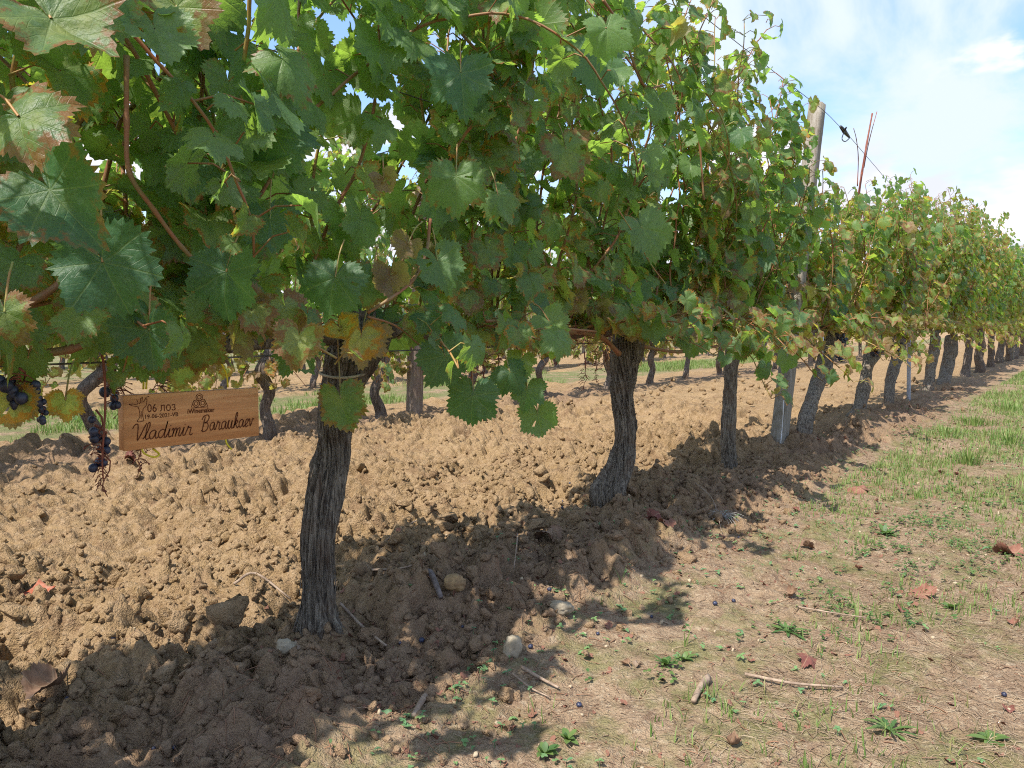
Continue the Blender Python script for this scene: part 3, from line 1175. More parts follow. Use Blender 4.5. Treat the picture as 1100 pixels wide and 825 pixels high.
    for sgn in (-1, 1):
        S = Soup()
        ln = g.uniform(.42, .55)
        zc = .585 + gz(X0, Y, False) * .3
        A = [head - np.array([0, 0, hr * .6])]
        for k in range(1, 7):
            A.append(np.array([X0 + g.normal(0, .012), head[1] + sgn * ln * k / 6, head[2] * (1 - k / 6) ** 2 * 1 + (1 - (1 - k / 6) ** 2) * (zc + .02) + g.normal(0, .008)]))
        r0 = .020 if lod else .026
        bark_tube(S, np.array(A), np.array([r0 * 1.35, r0, r0 * .9, r0 * .8, r0 * .75, r0 * .6, r0 * .45]), 22 if lod == 2 else 10, 200 + vi * 2 + sgn, .16, 6 if lod else 3)
        child(S, 'arm', BARK if lod else BARKFAR, root)
    # shoots and leaves
    FS = Soup()
    SH = None if vi < 6 else Soup()
    nup = {2: 21, 1: 24, 0: 18}[lod] + (4 if vi in (3, 4) else 0)
    age0 = {True: .32, False: .54}[vi < 5] + g.uniform(-.05, .12) + (.06 if vi >= 8 else 0)
    if vi == 4:
        age0 = .46
    span = .62
    s0 = .057 if lod == 2 else .058
    for k in range(nup):
        y = Y + (k + .5) / nup * 2 * span - span + g.normal(0, .03)
        grow(g, FS, root, (X0 + g.normal(0, .03), y, .62 + g.uniform(-.02, .03)), X0, 'up', lod, age0, top_at(y) + g.uniform(-.12, .10), width_at(y), SH is None, SH, s0)
    for k in range({2: 9, 1: 7, 0: 7}[lod]):
        y = Y + g.uniform(-span, span)
        grow(g, FS, root, (X0 + g.normal(0, .03), y, .62), X0, 'low', lod, age0 + .1, .9, width_at(y), SH is None, SH, s0 * .95, zmin=(.47 if k % 3 else .40) if vi > 3 else .50)
    nf = 4 if vi == 1 else (2 if vi == 0 else (4 if vi == 2 else 0))
    for k in range(nf):
        y = Y + g.uniform(-span, span if vi < 2 else -.1)
        grow(g, FS, root, (X0 + .04, y, .62), X0, 'flop', lod, age0, top_at(y), width_at(y), SH is None, SH, s0 * 1.06, zmin=.60)
    if SH is not None:
        child(SH, 'cane', SHOOT, root)
    root_f = FS
    tip_near[vi] = (FS, root)

# ---- leaves one can point at, each hung on its vine
CR = np.array([math.cos(YAW), math.sin(YAW), 0])
CU = np.array([0, 0, 1.0])
CF = np.array([math.sin(YAW), -math.cos(YAW), 0])      # towards the camera


def hero(vi, px, py, X, spx, ang, age, hue, shape=0, dry=False, tilt=(0, .25), pet=(0, 1), plen=.07, label=None):
    FS, root = tip_near[vi]
    p = on_x(px, py, X)
    dd = depth_of(p)
    size = spx * dd / FPX * (.82 if spx > 40 else 1)
    a = R(ang)
    tip = CR * math.sin(a) - CU * math.cos(a)
    nrm = CF + CR * tilt[0] + CU * tilt[1]
    S = FS if label is None else Soup()
    put_leaf(S, p, nrm, tip, size, age, hue, 2, shape, dry)
    if label:
        o = child(S, 'leaf', LEAF, root)
        o['label'] = label
    T_ = Soup()
    e = p - tip * plen * .6 + CU * plen * .5 * pet[1] + CR * plen * pet[0] - CF * plen * .5
    tube(T_, smooth_path(np.array([p, (p + e) / 2 + CU * .008, e]), 4), .0013, 6, False)
    child(T_, 'leaf_stalk', SHOOTG, root)


HL = [
    # nearest vine, in front of its trunk
    (2, 366, 428, -1.10, 44, 15, .62, .35, 3, False, (-.2, .1), (0, 1), .10, 'green leaf with reddish brown edges hanging alone before the trunk'),
    (2, 366, 352, -1.10, 36, 25, 1.02, 1.0, 5, True, (.2, .2), (.3, .5), .05, 'orange yellow withered leaf at the trunk head'),
    (2, 388, 362, -1.10, 36, 0, 1.00, .9, 8, False, (.6, .0), (.2, 1), .06, 'yellow leaf with brown edges at the trunk head'),
    (2, 420, 296, -1.02, 34, 5, 1.6, .5, 2, True, (.1, .1), (.2, .7), .05, 'brown curled dead leaf'),
    (2, 438, 262, -1.00, 26, -30, 1.6, .5, 4, True, (.1, .1), (.2, .7), .05, None),
    (2, 412, 192, -.98, 26, 30, 1.5, .2, 6, True, (.1, .1), (.2, .7), .05, None),
    (2, 478, 382, -1.02, 50, 25, .15, .1, 9, False, (.45, .1), (-.2, 1), .06, None),
    (2, 508, 425, -1.02, 36, -5, .15, .1, 12, False, (-.1, .2), (-.1, 1), .06, None),
    (2, 548, 400, -1.00, 26, 30, .3, .2, 14, False, (.2, .3), (-.1, 1), .05, None),
    (2, 566, 418, -1.00, 25, -10, .25, .3, 15, False, (.2, .5), (-.1, 1), .05, None),
    (2, 578, 446, -1.00, 27, 10, .25, .5, 16, False, (-.1, .3), (-.1, 1), .07, None),
    (2, 560, 385, -1.00, 22, -20, .35, .8, 17, False, (-.1, .6), (-.1, 1), .05, None),
    (2, 590, 345, -.98, 27, 40, .35, .8, 18, False, (.1, .7), (-.3, .6), .06, None),
    (2, 360, 298, -1.00, 52, -15, .2, .2, 1, False, (.0, .35), (0, 1), .06, None),
    (2, 400, 300, -1.04, 42, -10, .65, .2, 19, False, (.3, .15), (0, 1), .06, None),
    (2, 470, 280, -.98, 36, 20, .25, .4, 20, False, (.3, .5), (0, 1), .06, None),
    (2, 490, 190, -.95, 40, 0, .5, .5, 21, False, (.0, .2), (0, 1), .06, None),
    (2, 535, 210, -.95, 30, 30, .45, .8, 22, False, (.4, .5), (0, 1), .06, None),
    (2, 495, 78, -.92, 54, 5, .1, .1, 23, False, (.1, .4), (0, 1), .06, None),
    (2, 295, 145, -.95, 60, -20, .1, .15, 24, False, (-.1, .3), (0, 1), .06, None),
    (2, 320, 370, -1.08, 46, -20, .3, .2, 25, False, (-.2, .2), (0, 1), .06, None),
    # left edge vine
    (1, 110, 282, -.86, 78, 25, .3, .1, 2, False, (.3, .2), (0, 1), .06, 'big dark green leaf with a hole hanging above the board'),
    (1, 160, 355, -.96, 52, 5, .35, .05, 11, False, (.2, .0), (-.1, 1), .06, None),
    (1, 243, 292, -.96, 60, -5, .15, .15, 7, False, (-.1, .25), (.2, 1), .06, None),
    (1, 290, 235, -.98, 50, 10, .12, .2, 10, False, (.2, .35), (0, 1), .06, None),
    (1, 55, 205, -.80, 84, 40, .55, .1, 13, False, (.1, .3), (-.3, .6), .05, None),
    (1, 20, 125, -.76, 80, 70, .72, .1, 4, False, (.0, .5), (-.3, .6), .05, None),
    (1, 55, 20, -.72, 95, 55, .66, .3, 6, False, (.5, .6), (-.3, .6), .05, None),
    (1, 190, 8, -.84, 62, 35, .88, .2, 8, False, (.2, .1), (-.2, .8), .05, 'pale brownish green leaf hanging from the top edge'),
    (1, 5, 335, -.92, 46, 10, .8, .2, 9, False, (.1, .1), (0, 1), .05, None),
    (1, 225, 330, -1.05, 34, 0, .5, .8, 15, False, (.3, .1), (0, 1), .05, None),
    (1, 15, 430, -1.1, 34, 0, .9, .9, 16, False, (.3, .1), (0, 1), .05, None),
    (1, 70, 430, -1.15, 24, 0, .85, .8, 17, False, (.5, .1), (0, 1), .05, None),
    (1, 172, 372, -1.18, 40, 0, .55, .3, 18, False, (.5, .1), (0, 1), .05, None),
    (1, 215, 370, -1.18, 36, 0, .7, .4, 19, False, (.7, .1), (0, 1), .05, None),
    (1, 148, 385, -1.16, 26, 10, .5, .5, 21, False, (.3, .1), (0, 1), .05, None),
    (1, 195, 392, -1.21, 26, -10, .75, .5, 22, False, (.4, .1), (0, 1), .05, None),
    (1, 30, 385, -1.1, 30, -10, .45, .5, 23, False, (.4, .1), (0, 1), .05, None),
    (1, 85, 335, -1.05, 40, 10, .45, .6, 24, False, (.0, .3), (0, 1), .05, None),
    (1, 132, 400, -1.15, 24, -20, .6, .3, 20, False, (-.3, .6), (0, 1), .05, None),
    # second full vine
    (3, 640, 60, -.95, 40, 0, .2, .3, 3, False, (.2, .3), (0, 1), .06, None),
    (3, 608, 160, -.95, 46, 25, .72, .4, 5, False, (.4, .2), (0, 1), .06, None),
    (3, 690, 245, -.95, 36, 20, .35, .6, 7, False, (.2, .6), (-.5, .2), .06, None),
    (3, 700, 350, -1.0, 22, 10, .4, .3, 8, False, (.2, .2), (0, 1), .04, None),
    (3, 673, 352, -1.14, 26, 0, .95, .1, 9, True, (.2, .2), (0, 1), .04, None),
    (3, 640, 335, -1.18, 26, 20, 1.3, .1, 9, True, (.2, .2), (0, 1), .04, None),
    (3, 615, 320, -1.18, 24, -20, 1.4, .1, 3, True, (.2, .2), (0, 1), .04, None),
    (4, 745, 360, -1.05, 26, -15, .3, .4, 11, False, (.0, .3), (0, 1), .05, None),
    (4, 795, 370, -1.0, 20, 15, .3, .4, 12, False, (.0, .3), (0, 1), .05, None),
    (4, 845, 385, -1.12, 15, -10, .3, .4, 13, False, (.0, .3), (0, 1), .05, None),
]
for h in HL:
    hero(*h)
for vi, (FS, root) in tip_near.items():
    o = child(FS, 'foliage', LEAF, root)


def cane(vi, pxs, X, r0, r1, mat=SHOOT, name='shoot', label=None):
    root = vine_roots[vi]
    P = [on_x(px, py, X + dx) for px, py, dx in pxs]
    S = Soup()
    Q = smooth_path(np.array(P), 6)
    k = np.arange(len(Q))
    bumps_ = 1 + .25 * np.exp(-((k % 6) - 0) ** 2 / .8)
    tube(S, Q, np.linspace(r0, r1, len(Q)) * bumps_, 8)
    o = child(S, name, mat, root)
    if label:
        o['label'] = label


# reddish canes seen at the left, and the arm coming in from the left edge
cane(1, [(-60, 395, 0), (-10, 388, 0), (35, 381, 0), (75, 375, 0), (112, 362, 0)], -1.17, .0085, .005, label='brown cane running in from the left edge along the wire')
cane(1, [(10, 335, 0), (45, 318, 0), (68, 298, 0), (75, 270, 0)], -1.1, .006, .003)
cane(1, [(136, 60, 0), (136, 130, 0), (139, 185, 0), (165, 225, 0), (195, 265, 0), (228, 298, 0)], -1.0, .0035, .0028)
cane(1, [(108, 370, 0), (112, 400, 0), (113, 440, 0), (110, 490, 0), (111, 515, 0)], -1.15, .0022, .001, STALK, 'bunch_stalk')
cane(2, [(462, 235, 0), (458, 270, 0), (444, 300, .02), (420, 320, .03), (395, 336, 0)], -1.03, .0032, .003)
cane(2, [(395, 340, 0), (425, 350, 0), (452, 372, 0), (472, 392, 0)], -1.07, .0022, .0014)
cane(2, [(522, 345, 0), (560, 345, 0), (600, 352, 0), (640, 356, 0)], -1.1, .0032, .003)
cane(3, [(568, 360, 0), (610, 356, 0), (645, 362, 0), (665, 380, 0)], -1.2, .007, .008)
cane(3, [(690, 372, 0), (730, 378, 0), (770, 372, 0)], -1.2, .006, .005)
cane(3, [(648, 0, 0), (668, 32, 0), (690, 90, 0), (712, 92, 0)], -1.0, .0035, .003)
cane(4, [(742, 80, 0), (746, 115, 0), (752, 160, 0), (756, 215, 0)], -1.05, .0038, .003)
cane(4, [(664, 225, 0), (680, 250, 0), (700, 285, 0), (715, 305, 0)], -.96, .0016, .0014, SHOOTG)
cane(6, [(922, 212, 0), (926, 185, 0), (931, 155, 0), (937, 122, 0)], -1.24, .0075, .0045, STALK, label='bare reddish shoot rising above the leaves against the sky')
cane(6, [(928, 180, 0), (934, 150, 0), (942, 120, 0)], -1.24, .003, .002, STALK)
cane(6, [(921, 200, 0), (922, 170, 0), (920, 150, 0), (917, 138, 0)], -1.24, .0028, .0018, STALK)

# grapes still on the vine and bare stalks
berries(vine_roots[1], on_x(28, 395, -1.1), 26, .04, .028, 3, rad=.0070)
berries(vine_roots[1], on_x(38, 410, -1.1), 16, .045, .014, 4, rad=.0042)
berries(vine_roots[1], on_x(108, 440, -1.16), 15, .08, .022, 5, rad=.0062)
berries(vine_roots[1], on_x(110, 455, -1.16), 40, .10, .022, 55, stalk_only=True)
berries(vine_roots[1], on_x(118, 400, -1.17), 5, .04, .03, 6, rad=.0072)
berries(vine_roots[1], on_x(148, 440, -1.25), 30, .10, .035, 7, stalk_only=True)
berries(vine_roots[1], on_x(128, 395, -1.24), 34, .08, .04, 8, stalk_only=True)
berries(vine_roots[1], on_x(172, 395, -1.26), 34, .08, .04, 18, stalk_only=True)
for k, (px, py) in enumerate(((640, 372), (628, 378), (650, 352), (618, 345), (600, 350), (632, 330))):
    berries(vine_roots[3], on_x(px, py, -1.2), 30, .11, .04, 30 + k, stalk_only=True)
for k, (px, py) in enumerate(((505, 380), (520, 375), (535, 372), (520, 400))):
    berries(vine_roots[3], on_x(px, py, -1.28), 40, .13, .05, 50 + k, stalk_only=True)
berries(vine_roots[5], on_x(902, 372, -1.15), 12, .07, .03, 61, rad=.009)
berries(vine_roots[6], on_x(940, 362, -1.12), 60, .11, .05, 62, rad=.010)
berries(vine_roots[6], on_x(962, 365, -1.12), 50, .11, .05, 63, rad=.010)
berries(vine_roots[5], on_x(905, 352, -1.14), 40, .10, .04, 64, rad=.009)

# straw-coloured tie round the nearest trunk, tag on the leaning one
TIE = simple('tie', (.42, .36, .26), .8, .2, .3, 50)
c0 = on_x(370, 402, X0)
S = Soup()
th = np.linspace(0, 2 * math.pi, 25)
tube(S, np.stack([c0[0] + .050 * np.cos(th), c0[1] + .050 * np.sin(th), c0[2] + .004 * np.sin(th * 2)], 1), .0028, 6, False)
child(S, 'tie', TIE, vine_roots[2])
WHITE = simple('white plastic', (.74, .74, .76), .5, .4, .1, 20)
p = on_x(884, 372, -1.16)
S = Soup()
box(S, p, (.004, .028, .10), .3, .001)
o = child(S, 'tag', WHITE, vine_roots[5])
o.rotation_euler = (0, 0, 0)

# ------------------------------------------------------------------ rows behind
STALKS = []
protos = {}


def back_vine(seed, lod):
    g = np.random.default_rng(seed)
    root = empty('grapevine', (0, 0, 0))
    S = Soup()
    pts = np.array([[g.normal(0, .012), g.normal(0, .02) + .03 * k * g.choice([-1, 1]) * .3, -.05 + k * .11] for k in range(7)])
    bark_tube(S, pts, np.array([.042, .034, .030, .030, .032, .038, .03]) * g.uniform(.85, 1.15), 16, seed, .2, 5)
    for sgn in (-1, 1):
        A = [pts[-2]] + [np.array([g.normal(0, .01), pts[-1][1] + sgn * .09 * k, .60 + g.normal(0, .01)]) for k in range(1, 6)]
        bark_tube(S, np.array(A), np.array([.024, .02, .018, .017, .015, .010]), 8, seed + 3 + sgn, .2, 3)
    S.build('trunk', BARKFAR, root)
    FS, SH = Soup(), Soup()
    for k in range(14):
        y = (k + .5) / 14 * 1.2 - .6
        grow(g, FS, root, (g.normal(0, .03), y, .62), 0, 'up', lod, .50, 1.7 + g.uniform(-.2, .2), .28, False, SH, .060)
    for k in range(13):
        grow(g, FS, root, (0, g.uniform(-.55, .55), .62), 0, 'low', lod, .72, .9, .28, False, SH, .052, zmin=.30)
    for k in range(9):                       # short laterals hanging below the arms
        a = np.array([g.normal(0, .06), g.uniform(-.58, .58), .61])
        P = [a]
        for j in range(6):
            P.append(P[-1] + np.array([g.normal(0, .02), g.normal(0, .025), -.048]))
        P = P[:int(g.integers(4, 8))]
        tube(SH, np.array(P), .0018, 4, False)
        for q_ in P[1:]:
            for _ in range(2):
                sd_ = g.choice([-1, 1])
                b = q_ + np.array([sd_ * g.uniform(.01, .05), g.normal(0, .04), g.uniform(-.01, .02)])
                tube(SH, np.array([q_, b]), .0012, 3, False)
                put_leaf(FS, b, (sd_ * .8 + g.normal(0, .3), g.normal(0, .5), .4), (g.normal(0, .3), g.normal(0, .3), -1), g.uniform(.028, .050), g.uniform(.5, 1.5), g.random(), lod, int(g.integers(0, 999)), g.random() < .25 and lod > 0)
    SH.build('cane', SHOOT, root)
    FS.build('foliage', LEAF, root)
    BS = Soup()
    for k in range(9):
        a = np.array([g.normal(0, .06), g.uniform(-.55, .55), .60])
        for j in range(30):
            t = g.uniform(0, 1)
            c_ = a - np.array([0, 0, .16 * t])
            e_ = c_ + g.standard_normal(3) * .028 * (1.1 - t)
            tube(BS, np.array([c_, e_]), .0014, 3, False)
        tube(BS, np.array([a, a - np.array([0, 0, .08]), a - np.array([0, 0, .16])]), .002, 4, False)
    BS.build('bunch_stalk', STALK, root)
    return root


def copy_tree(o, parent=None):
    c = o.copy()
    col.objects.link(c)
    c.parent = parent
    for ch in [x for x in KIDS[o.name]]:
        k = ch.copy()
        col.objects.link(k)
        k.parent = c
    return c


KIDS = {}
PR = []
for i in range(5):
    r_ = back_vine(800 + i, 1 if i < 3 else 0)
    PR.append(r_)
    KIDS[r_.name] = [x for x in bpy.data.objects if x.parent == r_]
used = set()
ROWX = [-3.76, -6.45, -9.1, -11.8]
rowlab = ['second', 'third', 'fourth', 'fifth']
g = np.random.default_rng(77)
row2px = [472, 515, 595, 716, 755, 803, 832]           # trunks the photo shows between the front ones
for ri, Xr in enumerate(ROWX):
    ylist = []
    y = -.4 + .3 * ri
    while y < (22 if ri == 0 else 26):
        ylist.append(y)
        y += g.uniform(.85, 1.05)
    for k, y in enumerate(ylist):
        pi = int(g.integers(0, 3)) if ri < 2 and y < 12 else int(g.integers(3, 5))
        if pi not in used:
            used.add(pi)
            o = PR[pi]
        else:
            o = copy_tree(PR[pi])
        xx = Xr + g.normal(0, .05)
        o.location = (xx, y, gz(xx, y, False))
        o.rotation_euler = (0, 0, math.pi if g.random() < .5 else 0)
        o.scale = (1, 1, g.uniform(.93, 1.08))
        wh = 'near' if y < 4 else ('middle' if y < 11 else 'far')
        tag(o, f'grapevine of the {rowlab[ri]} row back, {wh} stretch, seen past the front trunks', 'grapevine', f'grapevines of the {rowlab[ri]} row, {wh} stretch')
for i in range(5):
    if i not in used:
        for k in KIDS[PR[i].name]:
            bpy.data.objects.remove(k)
        bpy.data.objects.remove(PR[i])

# ------------------------------------------------------------------ posts and wires
def make_concrete(name, a, b, scale=18):
    m, t, p, out = newmat(name)
    tcn = nd(t, 'ShaderNodeTexCoord').outputs['Object']
    st = nd(t, 'ShaderNodeVectorMath', {0: tcn, 1: (1, 1, .12)}, operation='MULTIPLY').outputs[0]
    n1 = noise(t, st, 60, 5, .6)
    n2 = noise(t, tcn, scale, 5, .6)
    n3 = noise(t, tcn, 220, 3, .6)
    c = mixc(t, mrange(t, n1, .35, .68), a, b)
    c = mixc(t, mth(t, 'MULTIPLY', mrange(t, n2, .5, .7), .4), c, (.17, .16, .10))
    c = mixc(t, mth(t, 'MULTIPLY', mrange(t, n3, .6, .75), .4), c, (.10, .09, .08))
    setp(t, p, col=c, rough=.9, spec=.15, normal=bump(t, mth(t, 'ADD', n1, n3), .5, .004))
    return m


CONC = make_concrete('weathered post', (.18, .152, .115), (.31, .28, .24))
WOODP = make_concrete('weathered wooden stake', (.21, .15, .115), (.33, .26, .21))


def post(px0, py0, px1, py1, X, w, mat, label, name='trellis_post', cat='post', taper=1.0, depth=.75):
    a, b = on_x(px0, py0, X), on_x(px1, py1, X)
    za = gz(X, a[1], False) - .15
    b[0] += .0
    dirv = (b - a) / (b[2] - a[2])
    a2 = a + dirv * (za - a[2])
    root = bpy.data.objects.new(name, None)
    S = Soup()
    n = 24
    V = []
    prof = []
    hw, hd, ch = w / 2, w / 2 * depth, w * .10
    for sx_, sy_ in ((1, 1), (-1, 1), (-1, -1), (1, -1)):
        pr = [(sx_ * (hd - ch), sy_ * hw), (sx_ * hd, sy_ * (hw - ch))]
        prof += pr if sx_ * sy_ < 0 else pr[::-1]
    prof = np.array(prof)
    k = len(prof)
    L = []
    for i in range(n + 1):
        t = i / n
        c_ = a2 + (b - a2) * t
        sc_ = 1 + (taper - 1) * t
        jit = .0012 * np.array([[vnoise(q_ * 3.1, i * .8, 0, 4), vnoise(q_ * 3.1, i * .8, 9, 4)] for q_ in range(k)]).reshape(k, 2)
        V.append(np.column_stack([c_[0] + (prof[:, 0] + jit[:, 0]) * sc_, c_[1] + (prof[:, 1] + jit[:, 1]) * sc_, np.full(k, c_[2])]))
    for i in range(n):
        for j in range(k):
            L += [i * k + j, i * k + (j + 1) % k, (i + 1) * k + (j + 1) % k, (i + 1) * k + j]
    tot = [4] * (n * k) + [k, k]
    L += list(range(k))[::-1] + [n * k + j for j in range(k)]
    V = np.concatenate(V)
    org = np.array([a[0], a[1], gz(X, a[1], False)])
    S.add(V - org, L, tot)
    o = S.build(name, mat, None, False)
    o.location = org
    bpy.data.objects.remove(root)
    tag(o, label, cat)
    return o, b


pA, topA = post(835, 490, 878, 112, X0, .090, CONC, 'tall leaning grey concrete post rising above the leaves into the sky')
S = Soup()
pth = smooth_path(np.array([on_x(838, 482, -1.205), on_x(840, 462, -1.205), on_x(841.5, 440, -1.2), on_x(842, 430, -1.2)]), 6)
tube(S, pth, .0018, 6)
S.v = [v - np.array(pA.location[:]) for v in S.v]
S.build('light_streak', WHITE, pA)  # white strip standing in for light falling on the lower post
post(445, 452, 450, 200, -3.76, .105, WOODP, 'rough brown wooden post in the second row right of the nearest trunk')
post(976, 428, 978, 215, X0 + .02, .034, make_concrete('galvanised stake', (.30, .31, .34), (.40, .41, .44)), 'thin grey metal stake among the far front vines', 'trellis_stake', 'stake')
post(1087, 391, 1088, 270, X0 + .02, .07, CONC, 'distant grey post near the far end of the front row')
post(870, 420, 873, 250, -3.76, .08, WOODP, 'post of the second row showing right of the tall concrete post')
post(560, 405, 562, 250, -6.45, .09, WOODP, 'post of the third row showing far behind the grass strip')


def wire(name, P, r, label, cat='wire', group=None, m=6):
    S = Soup()
    tube(S, smooth_path(np.array(P), m), r, 5)
    o = S.build(name, WIRE)
    tag(o, label, cat, group)
    return o


def sag(X, y0, y1, z, dz, step=1.6):
    yy = np.arange(y0, y1, step)
    return [np.array([X + .004 * math.sin(y * 3), y, z - dz * abs(math.sin(y * 1.9 + X))]) for y in yy]


wire('trellis_wire', sag(-1.215, -2.5, 24, .592, .010), .0016, 'thin lowest wire of the front row that carries the wooden board')
wire('trellis_wire', sag(-1.22, -2.5, 24, 1.15, .012), .0014, 'middle wire of the front row hidden among the leaves')
zt = topA[2]
yt = topA[1]
TW = np.array([np.array([X0, -2.5, zt + .02]), np.array([X0, yt - 1.3, zt + .0]), np.array([X0 + .045, yt, zt - .05]),
                      on_x(912, 146, X0), on_x(955, 196, X0), np.array([X0, yt + 4.5, zt - .12]), np.array([X0, 24, zt - .05])])
yy_ = np.r_[np.arange(-2.5, 24, .35)]
wire('trellis_wire', np.stack([np.interp(yy_, TW[:, 1], TW[:, 0]), yy_, np.interp(yy_, TW[:, 1], TW[:, 2])], 1), .0016,
     'top wire of the front row crossing the sky beside the concrete post')
for ri, Xr in enumerate(ROWX[:3]):
    wire('trellis_wire', sag(Xr + .03, -1, 26, .60, .01), .002, f'low wire of the {rowlab[ri]} row back')
# wire tightener hanging on the top wire
BLACK = simple('black iron', (.02, .02, .022), .5, .5, .3, 40)
c0 = on_x(907, 141, X0)
S = Soup()
tube(S, np.array([on_x(903, 136, X0), c0, on_x(912, 147, X0)]), [.008, .013, .007], 8)
tube(S, smooth_path(np.array([on_x(907, 141, X0 + .01), on_x(904.5, 149, X0 + .02), on_x(908, 152, X0 + .01), on_x(913, 148, X0)]), 6), .0028, 6)
tube(S, np.array([on_x(905, 139, X0 - .03), c0, on_x(909, 137, X0 + .04)]), .005, 6)
off = c0
S.v = [v - off for v in S.v]
o = S.build('wire_tightener', BLACK)
o.location = off
tag(o, 'small black wire tightener on the top wire against the sky', 'tightener')

# ------------------------------------------------------------------ the wooden board
def make_wood():
    m, t, p, out = newmat('board wood')
    tcn = nd(t, 'ShaderNodeTexCoord').outputs['Object']
    st = nd(t, 'ShaderNodeVectorMath', {0: tcn, 1: (1, .06, 1)}, operation='MULTIPLY').outputs[0]
    n1 = noise(t, st, 90, 5, .6, dist=1.0)
    n2 = noise(t, st, 420, 3, .6)
    n3 = noise(t, st, 18, 3, .5, dist=1.5)
    c = mixc(t, mrange(t, n1, .3, .7), (.62, .27, .10), (.75, .39, .165))
    c = mixc(t, mth(t, 'MULTIPLY', mrange(t, n3, .45, .6), .4), c, (.36, .15, .06))
    c = mixc(t, mth(t, 'MULTIPLY', mrange(t, n2, .5, .7), .25), c, (.28, .11, .045))
    setp(t, p, col=c, rough=.62, spec=.3, normal=bump(t, n2, .25, .001))
    return m


BWOOD = make_wood()
BURN = simple('burnt engraving', (.13, .040, .018), .8, .1, .3, 80)
XB = -1.19
pl, pr_ = on_x(133, 455, XB), on_x(278, 442, XB)
ztl, zbl = on_x(133, 425, XB)[2], on_x(133, 485, XB)[2]
ztr, zbr = on_x(278, 416.5, XB)[2], on_x(278, 468, XB)[2]
Lb = pr_[1] - pl[1]
hb = (ztl - zbl + ztr - zbr) / 2
zc_l, zc_r = (ztl + zbl) / 2, (ztr + zbr) / 2
tiltb = math.atan2(zc_r - zc_l, Lb)
th_b = .019
S = Soup()
box(S, (0, 0, 0), (th_b, Lb, hb), 0, .0007)
board = S.build('name_board', BWOOD, None, False)
board.location = (XB - th_b / 2, (pl[1] + pr_[1]) / 2, (zc_l + zc_r) / 2)
board.rotation_euler = (tiltb, 0, 0)
tag(board, 'engraved wooden name board hung by yellow string from the low wire', 'sign')
print('board', Lb, hb, tiltb)


def ribbons(strokes, w, name):
    """flat engraved strokes on the board face; u runs along the board 0..1 from its left end, v up 0..1"""
    S = Soup()
    for st in strokes:
        P = np.array(st, float)
        y = (P[:, 0] - .5) * Lb
        z = (P[:, 1] - .5) * hb
        n = len(P)
        T = np.gradient(np.stack([y, z], 1), axis=0)
        T /= np.linalg.norm(T, axis=1)[:, None] + 1e-12
        N = np.stack([-T[:, 1], T[:, 0]], 1) * w / 2
        x = th_b / 2 + .0005
        a = np.stack([np.full(n, x), y + N[:, 0], z + N[:, 1]], 1)
        b = np.stack([np.full(n, x), y - N[:, 0], z - N[:, 1]], 1)
        V = np.concatenate([a, b])
        L = []
        for i in range(n - 1):
            L += [i, n + i, n + i + 1, i + 1]
        S.add(V, L, np.full(len(L) // 4, 4))
    return S.build(name, BURN, board, False)


GL = {
    'V': ([[(-.15, 1.35), (-.02, 1.75), (.25, 1.85), (.36, 1.4), (.42, .6), (.48, .02), (.7, .55), (.95, 1.4), (1.12, 1.9)]], 1.0),
    'l': ([[(0, .1), (.25, .6), (.46, 1.5), (.40, 1.95), (.24, 1.7), (.2, .5), (.32, .02), (.55, .15)]], .50),
    'a': ([[(.66, .85), (.45, 1.0), (.15, .8), (.08, .35), (.25, .02), (.5, .2), (.66, .85), (.66, .3), (.76, .03), (.95, .15)]], .88),
    'd': ([[(.66, .85), (.42, 1.0), (.12, .75), (.1, .3), (.3, .02), (.55, .3), (.70, 1.0), (.80, 1.9)], [(.80, 1.9), (.68, .5), (.74, .04), (.95, .15)]], .90),
    'i': ([[(0, .15), (.15, .6), (.24, 1.0), (.2, .3), (.3, .02), (.5, .15)], [(.25, 1.30), (.30, 1.38)]], .45),
    'm': ([[(0, .75), (.12, 1), (.2, .8), (.15, 0)], [(.16, .2), (.28, .8), (.42, 1), (.50, .8), (.46, 0)], [(.47, .2), (.58, .8), (.75, 1), (.84, .8), (.78, .2), (.9, .0), (1.05, .15)]], 1.0),
    'r': ([[(0, .15), (.15, .7), (.22, 1.1), (.3, .88), (.52, .9), (.50, .5), (.48, .15), (.6, 0), (.8, .15)]], .75),
    'B': ([[(.30, 1.75), (.2, 1), (.08, 0)], [(-.1, 1.4), (.1, 1.8), (.6, 1.95), (.85, 1.6), (.65, 1.15), (.3, 1.0), (.7, .95), (.85, .5), (.65, .08), (.25, -.05), (-.05, .12)]], 1.05),
    'u': ([[(0, .2), (.12, .85), (.2, 1), (.15, .3), (.3, .0), (.5, .2), (.66, 1.0)], [(.66, 1.0), (.62, .2), (.75, 0), (.95, .15)]], .9),
    'k': ([[(0, .1), (.25, .8), (.44, 1.6), (.36, 1.95), (.22, 1.6), (.12, 0)], [(.15, .35), (.4, .95), (.58, .8), (.42, .55), (.22, .5), (.42, .3), (.6, 0), (.8, .15)]], .75),
    'e': ([[(0, .15), (.3, .38), (.5, .7), (.4, 1.0), (.2, .85), (.1, .4), (.3, 0), (.62, .2)]], .58),
    'v': ([[(0, .75), (.12, 1), (.22, .6), (.3, .05), (.5, .5), (.6, .98), (.8, .85)]], .8),
}


def script(text, u0, v0, xh, u1):
    adv = sum(GL[c][1] if c != ' ' else .9 for c in text)
    k = (u1 - u0) / adv                      # one unit of width in board lengths
    out, x = [], 0.0
    for c in text:
        if c == ' ':
            x += .9
            continue
        for st in GL[c][0]:
            Q = smooth_path(np.array(st), 6)
            out.append([(u0 + k * (x + q_[0] + .16 * q_[1]), v0 + xh * q_[1]) for q_ in Q])
        x += GL[c][1]
    return out


